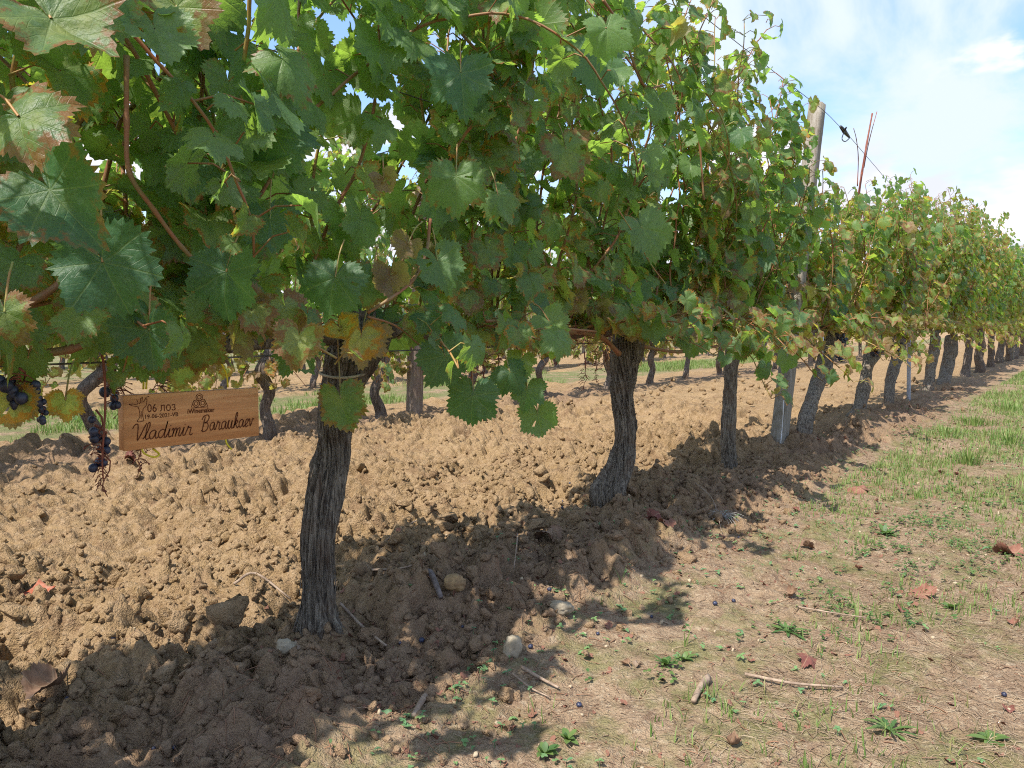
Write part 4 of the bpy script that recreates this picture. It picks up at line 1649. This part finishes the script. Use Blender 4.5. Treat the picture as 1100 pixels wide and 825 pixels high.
ribbons(script('Vladimir', .050, .17, .160, .465), .0017, 'lettering')
ribbons(script('Baraukaev', .535, .215, .160, .950), .0017, 'lettering')
# little vine tree drawn in outline
ribbons([[(.085, .52), (.105, .60), (.103, .70), (.095, .78), (.055, .81), (.035, .84)],
         [(.130, .52), (.123, .62), (.127, .74), (.150, .80), (.155, .90), (.145, .94)],
         [(.035, .84), (.060, .84), (.088, .82), (.095, .87), (.085, .92)], [(.100, .83), (.110, .86), (.112, .93), (.125, .95)],
         [(.125, .95), (.120, .86), (.135, .88), (.150, .95), (.170, .96)], [(.085, .52), (.100, .505), (.130, .52)],
         [(.112, .56), (.115, .70)]], .0010, 'emblem')
# three stacked round barrels over a roof line
circ = []
for cu, cv_ in ((.525, .885), (.500, .765), (.550, .765)):
    for rr_ in (1.0, .55):
        circ.append([(cu + rr_ * .0245 * math.cos(a), cv_ + rr_ * .0245 * Lb / hb * math.sin(a)) for a in np.linspace(0, 2 * math.pi, 25)])
circ.append([(.463, .70), (.487, .84)])
circ.append([(.587, .70), (.563, .84)])
circ.append([(.463, .685), (.587, .685)])
ribbons(circ, .0010, 'emblem')


def text_on_board(s, u, v, hgt, u1=1.0, bold=0.0):
    cu = bpy.data.curves.new('lettering', 'FONT')
    cu.body = s
    cu.size = 1.0
    cu.offset = bold
    cu.resolution_u = 3
    to = bpy.data.objects.new('lettering', cu)
    col.objects.link(to)
    dg = bpy.context.evaluated_depsgraph_get()
    me = bpy.data.meshes.new_from_object(to.evaluated_get(dg))
    bpy.data.objects.remove(to)
    V = np.zeros(len(me.vertices) * 3)
    me.vertices.foreach_get('co', V)
    V = V.reshape(-1, 3)
    h_ = V[:, 1].max() - V[:, 1].min()
    k = hgt * hb / h_
    x0_ = V[:, 0].min()
    wscale = (u1 - u) * Lb / ((V[:, 0].max() - x0_) * k)
    W = np.stack([np.full(len(V), th_b / 2 + .0005), (u - .5) * Lb + (V[:, 0] - x0_) * k * wscale, (v - .5) * hb + (V[:, 1] - V[:, 1].min()) * k], 1)
    me.vertices.foreach_set('co', W.astype(np.float32).ravel())
    me.update()
    me.materials.clear()
    me.materials.append(BURN)
    o = bpy.data.objects.new('lettering', me)
    col.objects.link(o)
    o.parent = board
    print('text', s, 'u to', (W[:, 1].max() / Lb + .5))


text_on_board('06 лоз', .155, .665, .155, .350)
text_on_board('19-06-2021-VB', .140, .550, .080, .368, .012)
text_on_board('iWinemaker', .435, .575, .095, .640, .018)

YEL = simple('yellow string', (.75, .62, .03), .45, .4, .2, 40)
for pth in ([(157, 418, -.002), (158, 405, .0), (162, 388, .01), (160, 383, -.03), (155, 392, -.03), (154, 418, -.02)],
            [(245, 416, -.002), (243, 402, .0), (235, 386, .01), (222, 371, .01), (212, 376, -.02), (206, 383, -.03)],
            [(152, 481, -.002), (155, 487, .0), (165, 491, .004), (171, 488, .006), (164, 482, -.008)],
            [(242, 471, -.002), (244, 477, .0), (249, 483, .004)]):
    S = Soup()
    P = smooth_path(np.array([on_x(a, b, XB + c_) for a, b, c_ in pth]), 6)
    tube(S, P, .0016, 6)
    off = np.array(board.location[:])
    S.v = [v - off for v in S.v]
    o = S.build('string', YEL, board)
    o.rotation_euler = (-tiltb, 0, 0)

# ------------------------------------------------------------------ fallen leaves, sticks, grapes
DEAD = []


def make_dead(name, a, b):
    m, t, p, out = newmat(name)
    uv = nd(t, 'ShaderNodeUVMap', uv_map='leafuv').outputs[0]
    n1 = noise(t, uv, 3, 4, .6)
    s = nd(t, 'ShaderNodeSeparateXYZ', {0: uv})
    w = mth(t, 'WRAP', mth(t, 'ARCTAN2', s.outputs[0], s.outputs[1]), .4538, -.4538)
    r = mth(t, 'SQRT', mth(t, 'ADD', mth(t, 'MULTIPLY', s.outputs[0], s.outputs[0]), mth(t, 'MULTIPLY', s.outputs[1], s.outputs[1])))
    v = mrange(t, mth(t, 'ABSOLUTE', mth(t, 'MULTIPLY', r, mth(t, 'SINE', w))), .01, .04, 1, 0)
    c = mixc(t, mrange(t, n1, .3, .7), a, b)
    c = mixc(t, mth(t, 'MULTIPLY', v, .4), c, (.34, .24, .15))
    setp(t, p, col=c, rough=.75, spec=.2, normal=bump(t, mth(t, 'ADD', n1, v), .5, .003))
    return m


for a, b in (((.15, .085, .052), (.24, .15, .098)), ((.17, .070, .048), (.23, .115, .08)), ((.20, .145, .105), (.27, .20, .15)), ((.12, .042, .036), (.18, .072, .052))):
    DEAD.append(make_dead('dead leaf', a, b))


def dead_leaf(x, y, size, rz, mat, seed, label=None, dry=True, lift=.010, group=True):
    g = np.random.default_rng(seed)
    S = Soup()
    n = np.array([g.normal(0, .35), g.normal(0, .35), 1.0])
    tip = np.array([math.cos(rz), math.sin(rz), g.normal(0, .2)])
    put_leaf(S, (0, 0, 0), n, tip, size, 0, 0, 2, seed, dry)
    allz = np.concatenate(S.v)[:, 2]
    tube(S, smooth_path(np.array([(0, 0, 0), -tip * size * .5 + np.array([0, 0, .004]), -tip * size + np.array([0, 0, -.002])]), 3), .0010, 4, False)
    S.uv.append(np.zeros((len(S.v[-1]), 2)))
    S.c.append(np.zeros((len(S.v[-1]), 4)))
    o = S.build('fallen_leaf', mat)
    o.location = (x, y, gtop(x, y, size * .8) - np.percentile(allz, 20) * .8 + .003)
    tag(o, label or 'small dry brown vine leaf lying curled on the ground', 'leaf', 'dry leaves scattered on the ground' if not label else None)
    return o


def dl_px(px, py, spx, rz, mi, seed, label=None, dry=True):
    p = on_ground(px, py, .02)
    return dead_leaf(p[0], p[1], spx * depth_of(p) / FPX, rz, DEAD[mi], seed, label, dry)


dl_px(56, 745, 40, R(-60), 0, 2, 'large pale brown leaf with long points in the lower left corner', True)
dl_px(866, 583, 13, R(40), 0, 12, 'upright folded tan leaf at the edge of the row shadow')
dl_px(925, 523, 15, R(170), 1, 14, 'flat rosy brown leaf lying on the bare path strip', False)
dl_px(700, 585, 17, R(20), 3, 15, 'wine red fallen leaf right of the second full trunk')
dl_px(715, 590, 14, R(-20), 1, 16, 'brown curled leaf lying beside the wine red one')
dl_px(868, 712, 17, R(-30), 3, 17, 'dark reddish dead leaf behind the green rosette weed', False)
dl_px(992, 640, 18, R(150), 1, 18, 'reddish leaf among the clover like weeds', False)
dl_px(1080, 595, 22, R(-20), 1, 19, 'broad brown leaf at the right edge beside grass')
dl_px(308, 712, 20, R(10), 2, 20, 'grey brown leaf leaning on the soil before the nearest trunk foot')
dl_px(592, 590, 26, R(190), 0, 24, 'brown arched leaf stalk and leaf between the first two trunks')
dl_px(785, 800, 18, R(10), 0, 21, 'tan leaf near the bottom edge among straw')
dl_px(850, 640, 14, R(10), 0, 22, 'pale brown leaf beside the weed stalks')
dl_px(140, 500, 13, R(60), 3, 23, 'dusky fallen leaf below the wooden board')
g = np.random.default_rng(5)
k = 0
while k < 56:
    if k < 26:
        x, y = g.uniform(-1.55, -.95), g.uniform(1.2, 8)
        if y < 3.2 and g.random() < .6:
            continue
    else:
        x, y = g.uniform(-.85, -.05), g.uniform(.9, 5.5)
    dead_leaf(x, y, g.uniform(.009, .020), g.uniform(0, 6.28), DEAD[int(g.integers(0, 4))], 100 + k)
    k += 1

# bright orange fragment
OR = simple('orange clay', (.30, .060, .02), .6, .3, .35, 50, .3, col2=(.30, .15, .10))
S = Soup()
nu, nv = 12, 9
V, L = [], []
for lay in (0, 1):
    for i in range(nu):
        for j in range(nv):
            u, v = i / (nu - 1) * 2 - 1, j / (nv - 1) * 2 - 1
            e = 1 + .18 * float(vnoise(u * 2 + 5, v * 2, 0, 4))
            V.append((u * .030 * e, v * .021 * e * (1 - .3 * u), .007 * (u * u) + .005 * v * v - lay * .0022 + .002 * float(vnoise(u * 3, v * 3, 1, 3))))
N1 = nu * nv
for lay in (0, 1):
    for i in range(nu - 1):
        for j in range(nv - 1):
            q_ = [lay * N1 + i * nv + j, lay * N1 + (i + 1) * nv + j, lay * N1 + (i + 1) * nv + j + 1, lay * N1 + i * nv + j + 1]
            L += q_ if lay == 0 else q_[::-1]
rim = [i * nv for i in range(nu)] + [(nu - 1) * nv + j for j in range(1, nv)] + [i * nv + nv - 1 for i in range(nu - 2, -1, -1)] + [j for j in range(nv - 2, 0, -1)]
for a, b in zip(rim, rim[1:] + rim[:1]):
    L += [b, a, N1 + a, N1 + b]
S.add(np.array(V), L, np.full(len(L) // 4, 4))
o = S.build('clay_shard', OR)
p = on_ground(44, 650, .03)
o.location = (p[0], p[1], gtop(p[0], p[1], .02) + .008)
o.rotation_euler = (.35, .0, YAW - .35)
tag(o, 'bright orange curved shard lying on the sunlit soil at left', 'shard')

STICKW = simple('dead twig', (.36, .27, .20), .85, .15, .3, 60, .5, col2=(.22, .16, .12))
STICKD = simple('grey dead wood', (.20, .165, .155), .9, .15, .3, 60, .6, col2=(.11, .09, .08))


def stick(pts, r, mat, label, group=None, lift=.012):
    P = []
    for px, py in pts:
        p = on_ground(px, py, .02)
        P.append(np.array([p[0], p[1], gtop(p[0], p[1], .012) + lift * .5]))
    Q = smooth_path(np.array(P), 5)
    S = Soup()
    c_ = Q.mean(0)
    bark_tube(S, Q - c_, np.linspace(r, r * .6, len(Q)), 8, 5, .15, 1)
    o = S.build('stick', mat)
    o.location = c_
    tag(o, label, 'stick', group)


stick([(252, 648), (275, 642), (312, 646)], .0035, STICKW, 'pale twig lying left of the nearest trunk foot')
stick([(460, 732), (455, 750), (444, 768)], .0075, STICKW, 'short thick broken cane piece near the lower middle')
stick([(366, 664), (390, 676), (415, 687)], .0035, STICKW, 'twig pointing right from the nearest trunk foot')
stick([(455, 643), (463, 655), (474, 666)], .009, STICKD, 'dark splintered bark piece left of the ochre stone')
stick([(400, 640), (430, 640), (455, 648)], .0028, STICKW, 'thin twig lying behind the dark bark piece')
stick([(414, 602), (435, 592), (455, 585)], .003, STICKW, 'thin twig on the sunlit soil right of the nearest trunk')
stick([(560, 718), (580, 726), (600, 735)], .0035, STICKW, 'pale root like twig below the wedge shaped stone')
stick([(550, 722), (570, 735), (590, 745)], .002, STICKW, 'fine twig forked beside the wedge shaped stone')
stick([(556, 600), (555, 615), (552, 628)], .002, STICKW, 'thin pale straw standing out of the soil above the low grey stone', lift=.03)
stick([(760, 730), (752, 742), (745, 755)], .008, STICKW, 'flat grey splinter on the sunlit path')
stick([(800, 728), (850, 738), (905, 742)], .003, STICKW, 'long thin dry stalk across the path at lower right')
stick([(745, 540), (765, 552), (775, 575)], .0016, STICKW, 'wispy grey stem in the clump of dry roots')
stick([(855, 660), (895, 668), (935, 672)], .002, STICKW, 'straw coloured stalk below the clover like weeds')
# tuft of grey roots at the second vine
S = Soup()
p = on_ground(775, 560, .03)
zb = gz(p[0], p[1])
for i in range(46):
    a = g.uniform(0, 6.28)
    l_ = g.uniform(.02, .07)
    e = np.array([math.cos(a) * l_, math.sin(a) * l_, g.uniform(-.008, .025)])
    tube(S, smooth_path(np.array([(0, 0, .004), e * .5 + np.array([0, 0, .018]), e]), 3), .0006, 3, False)
o = S.build('root_tuft', simple('pale roots', (.38, .36, .34), .8, .2, .2, 60))
o.location = (p[0], p[1], zb + .004)
tag(o, 'tuft of wiry grey dead roots right of the second full trunk', 'dead roots')

gp = [(453, 688, 1), (550, 608, .7), (590, 662, .8), (642, 686, .6), (570, 703, .8), (497, 683, .5), (33, 748, 1), (72, 757, .6), (97, 764, .6),
      (123, 712, .7), (186, 800, .6), (165, 803, .5), (768, 655, .9), (788, 648, .8), (793, 582, .5), (658, 596, .6), (586, 652, 1), (604, 560, .8),
      (604, 540, .8), (612, 535, .7), (430, 690, .6), (128, 766, .5), (1078, 755, .7), (700, 664, .6), (622, 757, .8), (75, 712, .6)]
gp0 = None
for i, (px, py, s) in enumerate(gp):
    p = on_ground(px, py, .01)
    if gp0 is None:
        S = Soup()
        W, L, T = SPH
        W = W * (1 + .10 * fbm(W[:, 0] * 2, W[:, 1] * 2, W[:, 2] * 2, 9, 2))[:, None]
        S.add(W * np.array([.0078, .0078, .0068]), L, T)
        S2 = Soup()
        tube(S2, np.array([(0, .0075, 0), (.001, .0100, .001), (.002, .0125, 0)]), .0008, 5)
        o = S.build('fallen_grape', GRAPE)
        st = S2.build('stem', STALK, o)
        gp0, gp1 = o, st
    else:
        o = gp0.copy()
        col.objects.link(o)
        st = gp1.copy()
        col.objects.link(st)
        st.parent = o
    o.location = (p[0], p[1], gtop(p[0], p[1], .008) + .004 * s)
    o.scale = (s * .8, s * .8, s * .8)
    o.rotation_euler = (g.uniform(-.4, .4), g.uniform(-.4, .4), g.uniform(0, 6))
    tag(o, 'dark blue fallen grape lying on the soil', 'grape', 'fallen grapes on the soil')

# ------------------------------------------------------------------ straw, crumbs of bark
STRAW = simple('straw', (.36, .28, .19), .75, .25, .3, 12, col2=(.23, .155, .10))
STRAWD = simple('plant litter', (.26, .14, .085), .85, .15, .3, 12, col2=(.16, .11, .075))


def litter(n, fx, lmin, lmax, w, mat, name, label, seed):
    g = np.random.default_rng(seed)
    S = Soup()
    X, Y = fx(g, n)
    A = g.uniform(0, 6.283, n)
    Ln = g.uniform(0, 1, n) ** 2 * (lmax - lmin) + lmin
    Z0 = ground_h(X, Y)
    X2, Y2 = X + np.cos(A) * Ln, Y + np.sin(A) * Ln
    Z2 = ground_h(X2, Y2)
    Xm, Ym = (X + X2) / 2 + g.normal(0, 1, n) * Ln * .1, (Y + Y2) / 2 + g.normal(0, 1, n) * Ln * .1
    Zm = np.maximum((Z0 + Z2) / 2, ground_h(Xm, Ym))
    up = g.random(n) < .15
    for i in range(n):
        h_ = .0015 + (g.uniform(0, .012) if up[i] else 0)
        tube(S, np.array([(X[i], Y[i], Z0[i] + .0012), (Xm[i], Ym[i], Zm[i] + .0025), (X2[i], Y2[i], Z2[i] + h_)]), w * g.uniform(.6, 1.3), 3, False)
    tag(S.build(name, mat), label, 'litter', kind='stuff')


def fpath(g, n):
    y = g.uniform(0, 1, n) ** 1.3 * 5.5 + .75
    x = np.interp(g.random(n), [0, .25, 1], [-1.0, -.55, .15])
    return x, y


def frow(g, n):
    y = g.uniform(0, 1, n) ** 1.2 * 8 + .5
    return -1.03 + g.normal(0, .17, n), y


def ftop(g, n):
    x = g.uniform(-.45, .2, n)
    return x, g.uniform(.9, 2.6, n)


litter(6000, fpath, .005, .035, .00045, STRAW, 'straw', 'dry straw bits strewn over the path', 1)
litter(7000, ftop, .006, .045, .0005, STRAW, 'straw', 'matted dry straw at the lower right of the path', 2)
litter(4200, frow, .006, .05, .0008, STRAWD, 'bark_litter', 'dark twiggy litter under the front row', 3)
litter(3500, fpath, .005, .03, .0009, STRAWD, 'plant_litter', 'brown plant crumbs on the path', 4)

# small flat scraps of leaf
S = Soup()
n = 2800
X, Y = fpath(g, n)
hh = g.random(n) < .5
X[hh] = -1.0 + g.normal(0, .2, hh.sum())
Z = ground_h(X, Y)
for i in range(n):
    P, V, E, L, T = BANK[0][i % 12]
    M = frame(np.array([g.normal(0, .5), g.normal(0, .5), 1.0]), np.array([math.cos(i), math.sin(i), 0]))
    s = .002 + .010 * g.random() ** 2
    S.add((P * s * np.array([1, g.uniform(.4, 1), 1])) @ M + np.array([X[i], Y[i], Z[i] + .002]), L, T, uv=V, c=np.zeros((len(V), 4)))
tag(S.build('leaf_crumbs', DEAD[1]), 'crumbled reddish brown leaf scraps on the ground', 'litter', kind='stuff')


# ------------------------------------------------------------------ weeds and grass
def make_green(name, a, b, tr=(.25, .42, .06)):
    m, t, p, out = newmat(name)
    at = nd(t, 'ShaderNodeAttribute', attribute_name='leafdata', attribute_type='GEOMETRY')
    s = nd(t, 'ShaderNodeSeparateColor', {0: at.outputs['Color']})
    c = mixc(t, s.outputs[2], a, b)
    c = mixc(t, mth(t, 'MULTIPLY', mrange(t, s.outputs[1], .75, 1.0), .9), c, (.34, .27, .13))
    setp(t, p, col=c, rough=.5, spec=.35)
    tl = nd(t, 'ShaderNodeBsdfTranslucent', {'Color': mixc(t, .5, c, tr)})
    mx = nd(t, 'ShaderNodeMixShader', {0: .35, 1: p.outputs[0], 2: tl.outputs[0]})
    t.links.new(mx.outputs[0], out.inputs[0])
    return m


GRASS = make_green('grass', (.10, .20, .040), (.25, .31, .10))
WEED = make_green('weed', (.060, .135, .042), (.14, .21, .06))
SEED_ = make_green('seedling', (.12, .25, .12), (.20, .33, .12))


def blade(S, p, a, ln, w, bend, c, seg=4):
    d_ = np.array([math.cos(a), math.sin(a), 0])
    sd = np.array([-math.sin(a), math.cos(a), 0])
    t = np.linspace(0, 1, seg + 1)
    ph = bend * t
    C = np.array(p) + ln * (np.sin(ph) / max(bend, .01) * (1 - 0) )[:, None] * np.array([0, 0, 1.0]) + ln * ((1 - np.cos(ph)) / max(bend, .01))[:, None] * d_
    W = (w * (1 - t ** 1.6))[:, None] * sd
    Wt = W * .5
    mid = C + np.array([0, 0, -1.0]) * (w * .25 * (1 - t))[:, None]
    V = np.concatenate([C - Wt, mid, C + Wt])
    n = seg + 1
    L = []
    for i in range(seg):
        L += [i, n + i, n + i + 1, i + 1, n + i, 2 * n + i, 2 * n + i + 1, n + i + 1]
    S.add(V, L, np.full(len(L) // 4, 4), c=np.tile(c, (len(V), 1)))


def ellipse_leaf(S, p, a, ln, w, elev, c, lobed=False, curl=.5):
    d_ = np.array([math.cos(a), math.sin(a), 0])
    sd = np.array([-math.sin(a), math.cos(a), 0])
    n = 9 if lobed else 5
    t = np.linspace(0, 1, n)
    wid = w * np.sin(math.pi * np.clip(t * .93 + .07, 0, 1)) ** .7
    if lobed:
        wid = w * (t ** .7) * (1 - t ** 4) * np.where(np.arange(n) % 2 == 0, .55, 1.2) + .0006
    z = ln * (math.sin(elev) * t - curl * t * t * .5)
    x = ln * math.cos(elev) * t
    C = np.array(p) + x[:, None] * d_ + z[:, None] * np.array([0, 0, 1.0])
    W = wid[:, None] * sd + (wid * .25)[:, None] * np.array([0, 0, 1.0])
    W2 = -wid[:, None] * sd + (wid * .25)[:, None] * np.array([0, 0, 1.0])
    V = np.concatenate([C + W2, C, C + W])
    L = []
    for i in range(n - 1):
        L += [i, n + i, n + i + 1, i + 1, n + i, 2 * n + i, 2 * n + i + 1, n + i + 1]
    S.add(V, L, np.full(len(L) // 4, 4), c=np.tile(c, (len(V), 1)))


# seedlings as ground cover
g = np.random.default_rng(9)
S = Soup()
n = 2600
X = np.where(g.random(n) < .62, g.uniform(-.95, .1, n), -1.02 + g.normal(0, .22, n))
Y = g.uniform(0, 1, n) ** 1.25 * 7 + .7
dens = .5 + .5 * fbm(X * 4, Y * 4, 0 * X, 88, 3)
dens = dens + .5 * np.exp(-((X + .42) / .12) ** 2) * (Y > 1.6) + .55 * np.exp(-((X + .80) / .12) ** 2) - .5 * sstep(-1.2, -1.5, X)
Z = ground_h(X, Y)
for i in range(n):
    if dens[i] < .62:
        continue
    s = g.uniform(.003, .0085)
    kk = int(g.integers(2, 6))
    a0 = g.uniform(0, 6.28)
    hgt = g.uniform(.002, .012)
    c = (0, g.random() * .8, g.random(), 1)
    for q_ in range(kk):
        ellipse_leaf(S, (X[i], Y[i], Z[i] + hgt), a0 + q_ * 6.283 / kk + g.normal(0, .3), s * g.uniform(.9, 1.5), s * .42, g.uniform(-.1, .7), c)
    tube(S, np.array([(X[i], Y[i], Z[i] - .002), (X[i], Y[i], Z[i] + hgt)]), .0005, 3, False, c=c)
tag(S.build('ground_cover', SEED_), 'scattered tiny green seedlings on the path and under the vines', 'weeds', kind='stuff')

# denser mats of creeping weed
S = Soup()
mats_ = [(955, 625, .11, 230), (945, 600, .08, 150), (1000, 575, .12, 200), (1040, 600, .10, 150), (935, 660, .07, 120), (975, 560, .12, 160),
         (900, 462, .30, 300), (940, 455, .25, 260), (1060, 540, .15, 160), (860, 690, .06, 60), (700, 720, .05, 60), (640, 590, .05, 30), (1090, 480, .4, 250)]
for px, py, r_, k in mats_:
    p = on_ground(px, py)
    for i in range(k):
        x, y = p[0] + g.normal(0, r_ * .8), p[1] + g.normal(0, r_ * 1.3)
        if vnoise(x * 14, y * 14, 0, 5) < -.1:
            continue
        z = gz(x, y, False)
        s = g.uniform(.004, .010) * (1 + .5 * (p[1] > 3))
        c = (0, g.random() * .85, g.random(), 1)
        a0 = g.uniform(0, 6.28)
        for q_ in range(4):
            ellipse_leaf(S, (x, y, z + g.uniform(.004, .022)), a0 + q_ * 1.57 + g.normal(0, .3), s, s * .4, g.uniform(-.1, .8), c)
tag(S.build('creeping_weed', WEED), 'low creeping green weeds in patches beside the path', 'weeds', kind='stuff')

# thin grass on the path side, and in the strip between the rows behind
S = Soup()
n = 36000
X = g.uniform(-.80, .25, n)
Y = g.uniform(0, 1, n) ** .8 * 16 + .9
dens = fbm(X * 2.8, Y * 1.8, 0 * X, 99, 3) + .60 * sstep(1.6, 4.0, Y) + .30 * sstep(-.6, -.25, X) - .12 + g.normal(0, .12, n)
Z = ground_h(X, Y, None, False)
for i in range(n):
    if dens[i] < .25:
        continue
    k = 3 if Y[i] < 4 else 2
    for q_ in range(k):
        blade(S, (X[i] + g.normal(0, .006), Y[i] + g.normal(0, .006), Z[i] - .003), g.uniform(0, 6.28), g.uniform(.010, .040) * (1 + .35 * (Y[i] > 3.2)), .0022 * (1 + .12 * Y[i]), g.uniform(.3, 1.5), (0, g.random(), g.random(), 1), 3 if Y[i] < 4 else 2)
tag(S.build('grass', GRASS), 'short patchy grass on the right of the path', 'grass', kind='stuff')

S = Soup()
n = 30000
X = g.uniform(-5.75, -4.55, n)
Y = .8 + g.uniform(0, 1, n) ** 1.3 * 17
dens = .50 + fbm(X * 1.3, Y * 1.0, 0 * X, 199, 3)
Z = ground_h(X, Y, None, False)
for i in range(n):
    if dens[i] < .35:
        continue
    blade(S, (X[i], Y[i], Z[i] - .003), g.uniform(0, 6.28), g.uniform(.03, .085), .006, g.uniform(.3, 1.4), (0, g.random() * .95, g.random(), 1), 2)
tag(S.build('grass', GRASS), 'green grass strip between the second and third rows', 'grass', kind='stuff')


def tuft(px, py, n, ln, w, spread, label, mat=GRASS, name='grass_tuft', dryf=.9):
    p = on_ground(px, py)
    z = gz(p[0], p[1], False)
    S = Soup()
    for i in range(n):
        a = g.uniform(0, 6.28)
        r_ = spread * g.random()
        blade(S, (math.cos(a) * r_, math.sin(a) * r_, -.004), a + g.normal(0, .5), ln * g.uniform(.5, 1.1), w, g.uniform(.15, 1.5), (0, g.random() * dryf, g.random(), 1), 5)
    o = S.build(name, mat)
    o.location = (p[0], p[1], z)
    tag(o, label, 'grass')


tuft(1040, 498, 120, .11, .0045, .07, 'bright green grass tuft at the right edge of the path')
tuft(1082, 478, 90, .12, .005, .09, 'tall grass tuft nearest the right edge of the view')
tuft(1015, 470, 70, .10, .005, .09, 'yellowish grass clump beyond the bright tuft')
tuft(985, 535, 40, .06, .003, .04, 'thin grass clump before the bright tuft')
tuft(930, 590, 30, .05, .0028, .03, 'small grass clump left of the clover like weeds')
tuft(1045, 455, 80, .10, .006, .12, 'grass clump farther along the path edge')
tuft(1085, 440, 80, .10, .007, .14, 'distant grass clump at the path edge near the row end')
tuft(668, 640, 3, .09, .0028, .006, 'single tall grass shoot between stone and second trunk', dryf=.3)
tuft(735, 700, 5, .07, .003, .01, 'few upright blades on the shaded path edge', dryf=.3)
tuft(645, 660, 4, .05, .0025, .008, 'short grass shoot beside the low grey stone', dryf=.3)
tuft(855, 605, 6, .10, .0022, .006, 'tall thin weed stalks on the sunlit path')
tuft(920, 680, 7, .07, .003, .008, 'upright pale grass sprig in the straw')
tuft(580, 770, 14, .035, .002, .03, 'fine young grass at the bottom middle', dryf=.3)
tuft(490, 760, 10, .03, .002, .03, 'fine grass blades near the thick broken cane', dryf=.3)
tuft(830, 500, 8, .05, .003, .02, 'grass blades at the foot of the concrete post', dryf=.5)


def rosette(px, py, n, ln, w, label, lobed=True, elev=(.1, .7), name='rosette_weed', mat=WEED):
    p = on_ground(px, py)
    z = gz(p[0], p[1], False) + .003
    S = Soup()
    ln, w, n = ln * .78, w * .72, int(n * 1.4)
    for i in range(n):
        a = i * 2.4 + g.normal(0, .2)
        ellipse_leaf(S, (0, 0, 0), a, ln * g.uniform(.6, 1.1), w * g.uniform(.8, 1.2), g.uniform(*elev), (0, g.random() * .75, g.random(), 1), lobed, g.uniform(.3, .8))
    o = S.build(name, mat)
    o.location = (p[0], p[1], z)
    tag(o, label, 'weed')


rosette(845, 690, 9, .070, .007, 'flat green rosette weed on the sunlit path right of centre')
rosette(955, 800, 12, .060, .006, 'spreading rosette weed at the bottom right')
rosette(1065, 808, 7, .045, .009, 'broad leaved weed in the lower right corner', False)
rosette(715, 725, 8, .040, .007, 'leafy weed at the edge of the row shadow', False, (.3, 1.1))
rosette(735, 718, 6, .035, .006, 'smaller leafy weed beside the one at the shadow edge', False, (.3, 1.1))
rosette(950, 575, 12, .060, .011, 'leafy dark green weed clump by the path middle', False, (.3, 1.2))
rosette(1020, 662, 7, .040, .008, 'grey green velvety rosette at the right', False, (.2, .9))
rosette(180, 712, 7, .022, .007, 'small blue green weed on the shaded soil at left', False, (.2, .9), mat=SEED_)
rosette(208, 730, 6, .020, .008, 'round leaved seedling below the blue green weed', False, (.2, .9), mat=SEED_)
rosette(415, 770, 6, .026, .007, 'seedling with oval leaves at the bottom left of centre', False, (.3, 1.1), mat=SEED_)
rosette(360, 812, 10, .035, .008, 'leafy seedling clump at the bottom edge', False, (.3, 1.2), mat=SEED_)
rosette(585, 812, 10, .035, .008, 'low weed cluster at the bottom edge right of centre', False, (.2, 1.1))
rosette(610, 800, 9, .03, .007, 'low weed cluster touching the bottom edge cluster', False, (.2, 1.1))
rosette(480, 405, 8, .08, .012, 'weed seen behind the second row wooden post', True, (.3, 1.0))
rosette(82, 455, 7, .12, .010, 'pale green leafy weed far behind the dark grapes', False, (.4, 1.2))
print('objects', len(bpy.data.objects), 'tris', sum(len(m.polygons) for m in bpy.data.meshes))
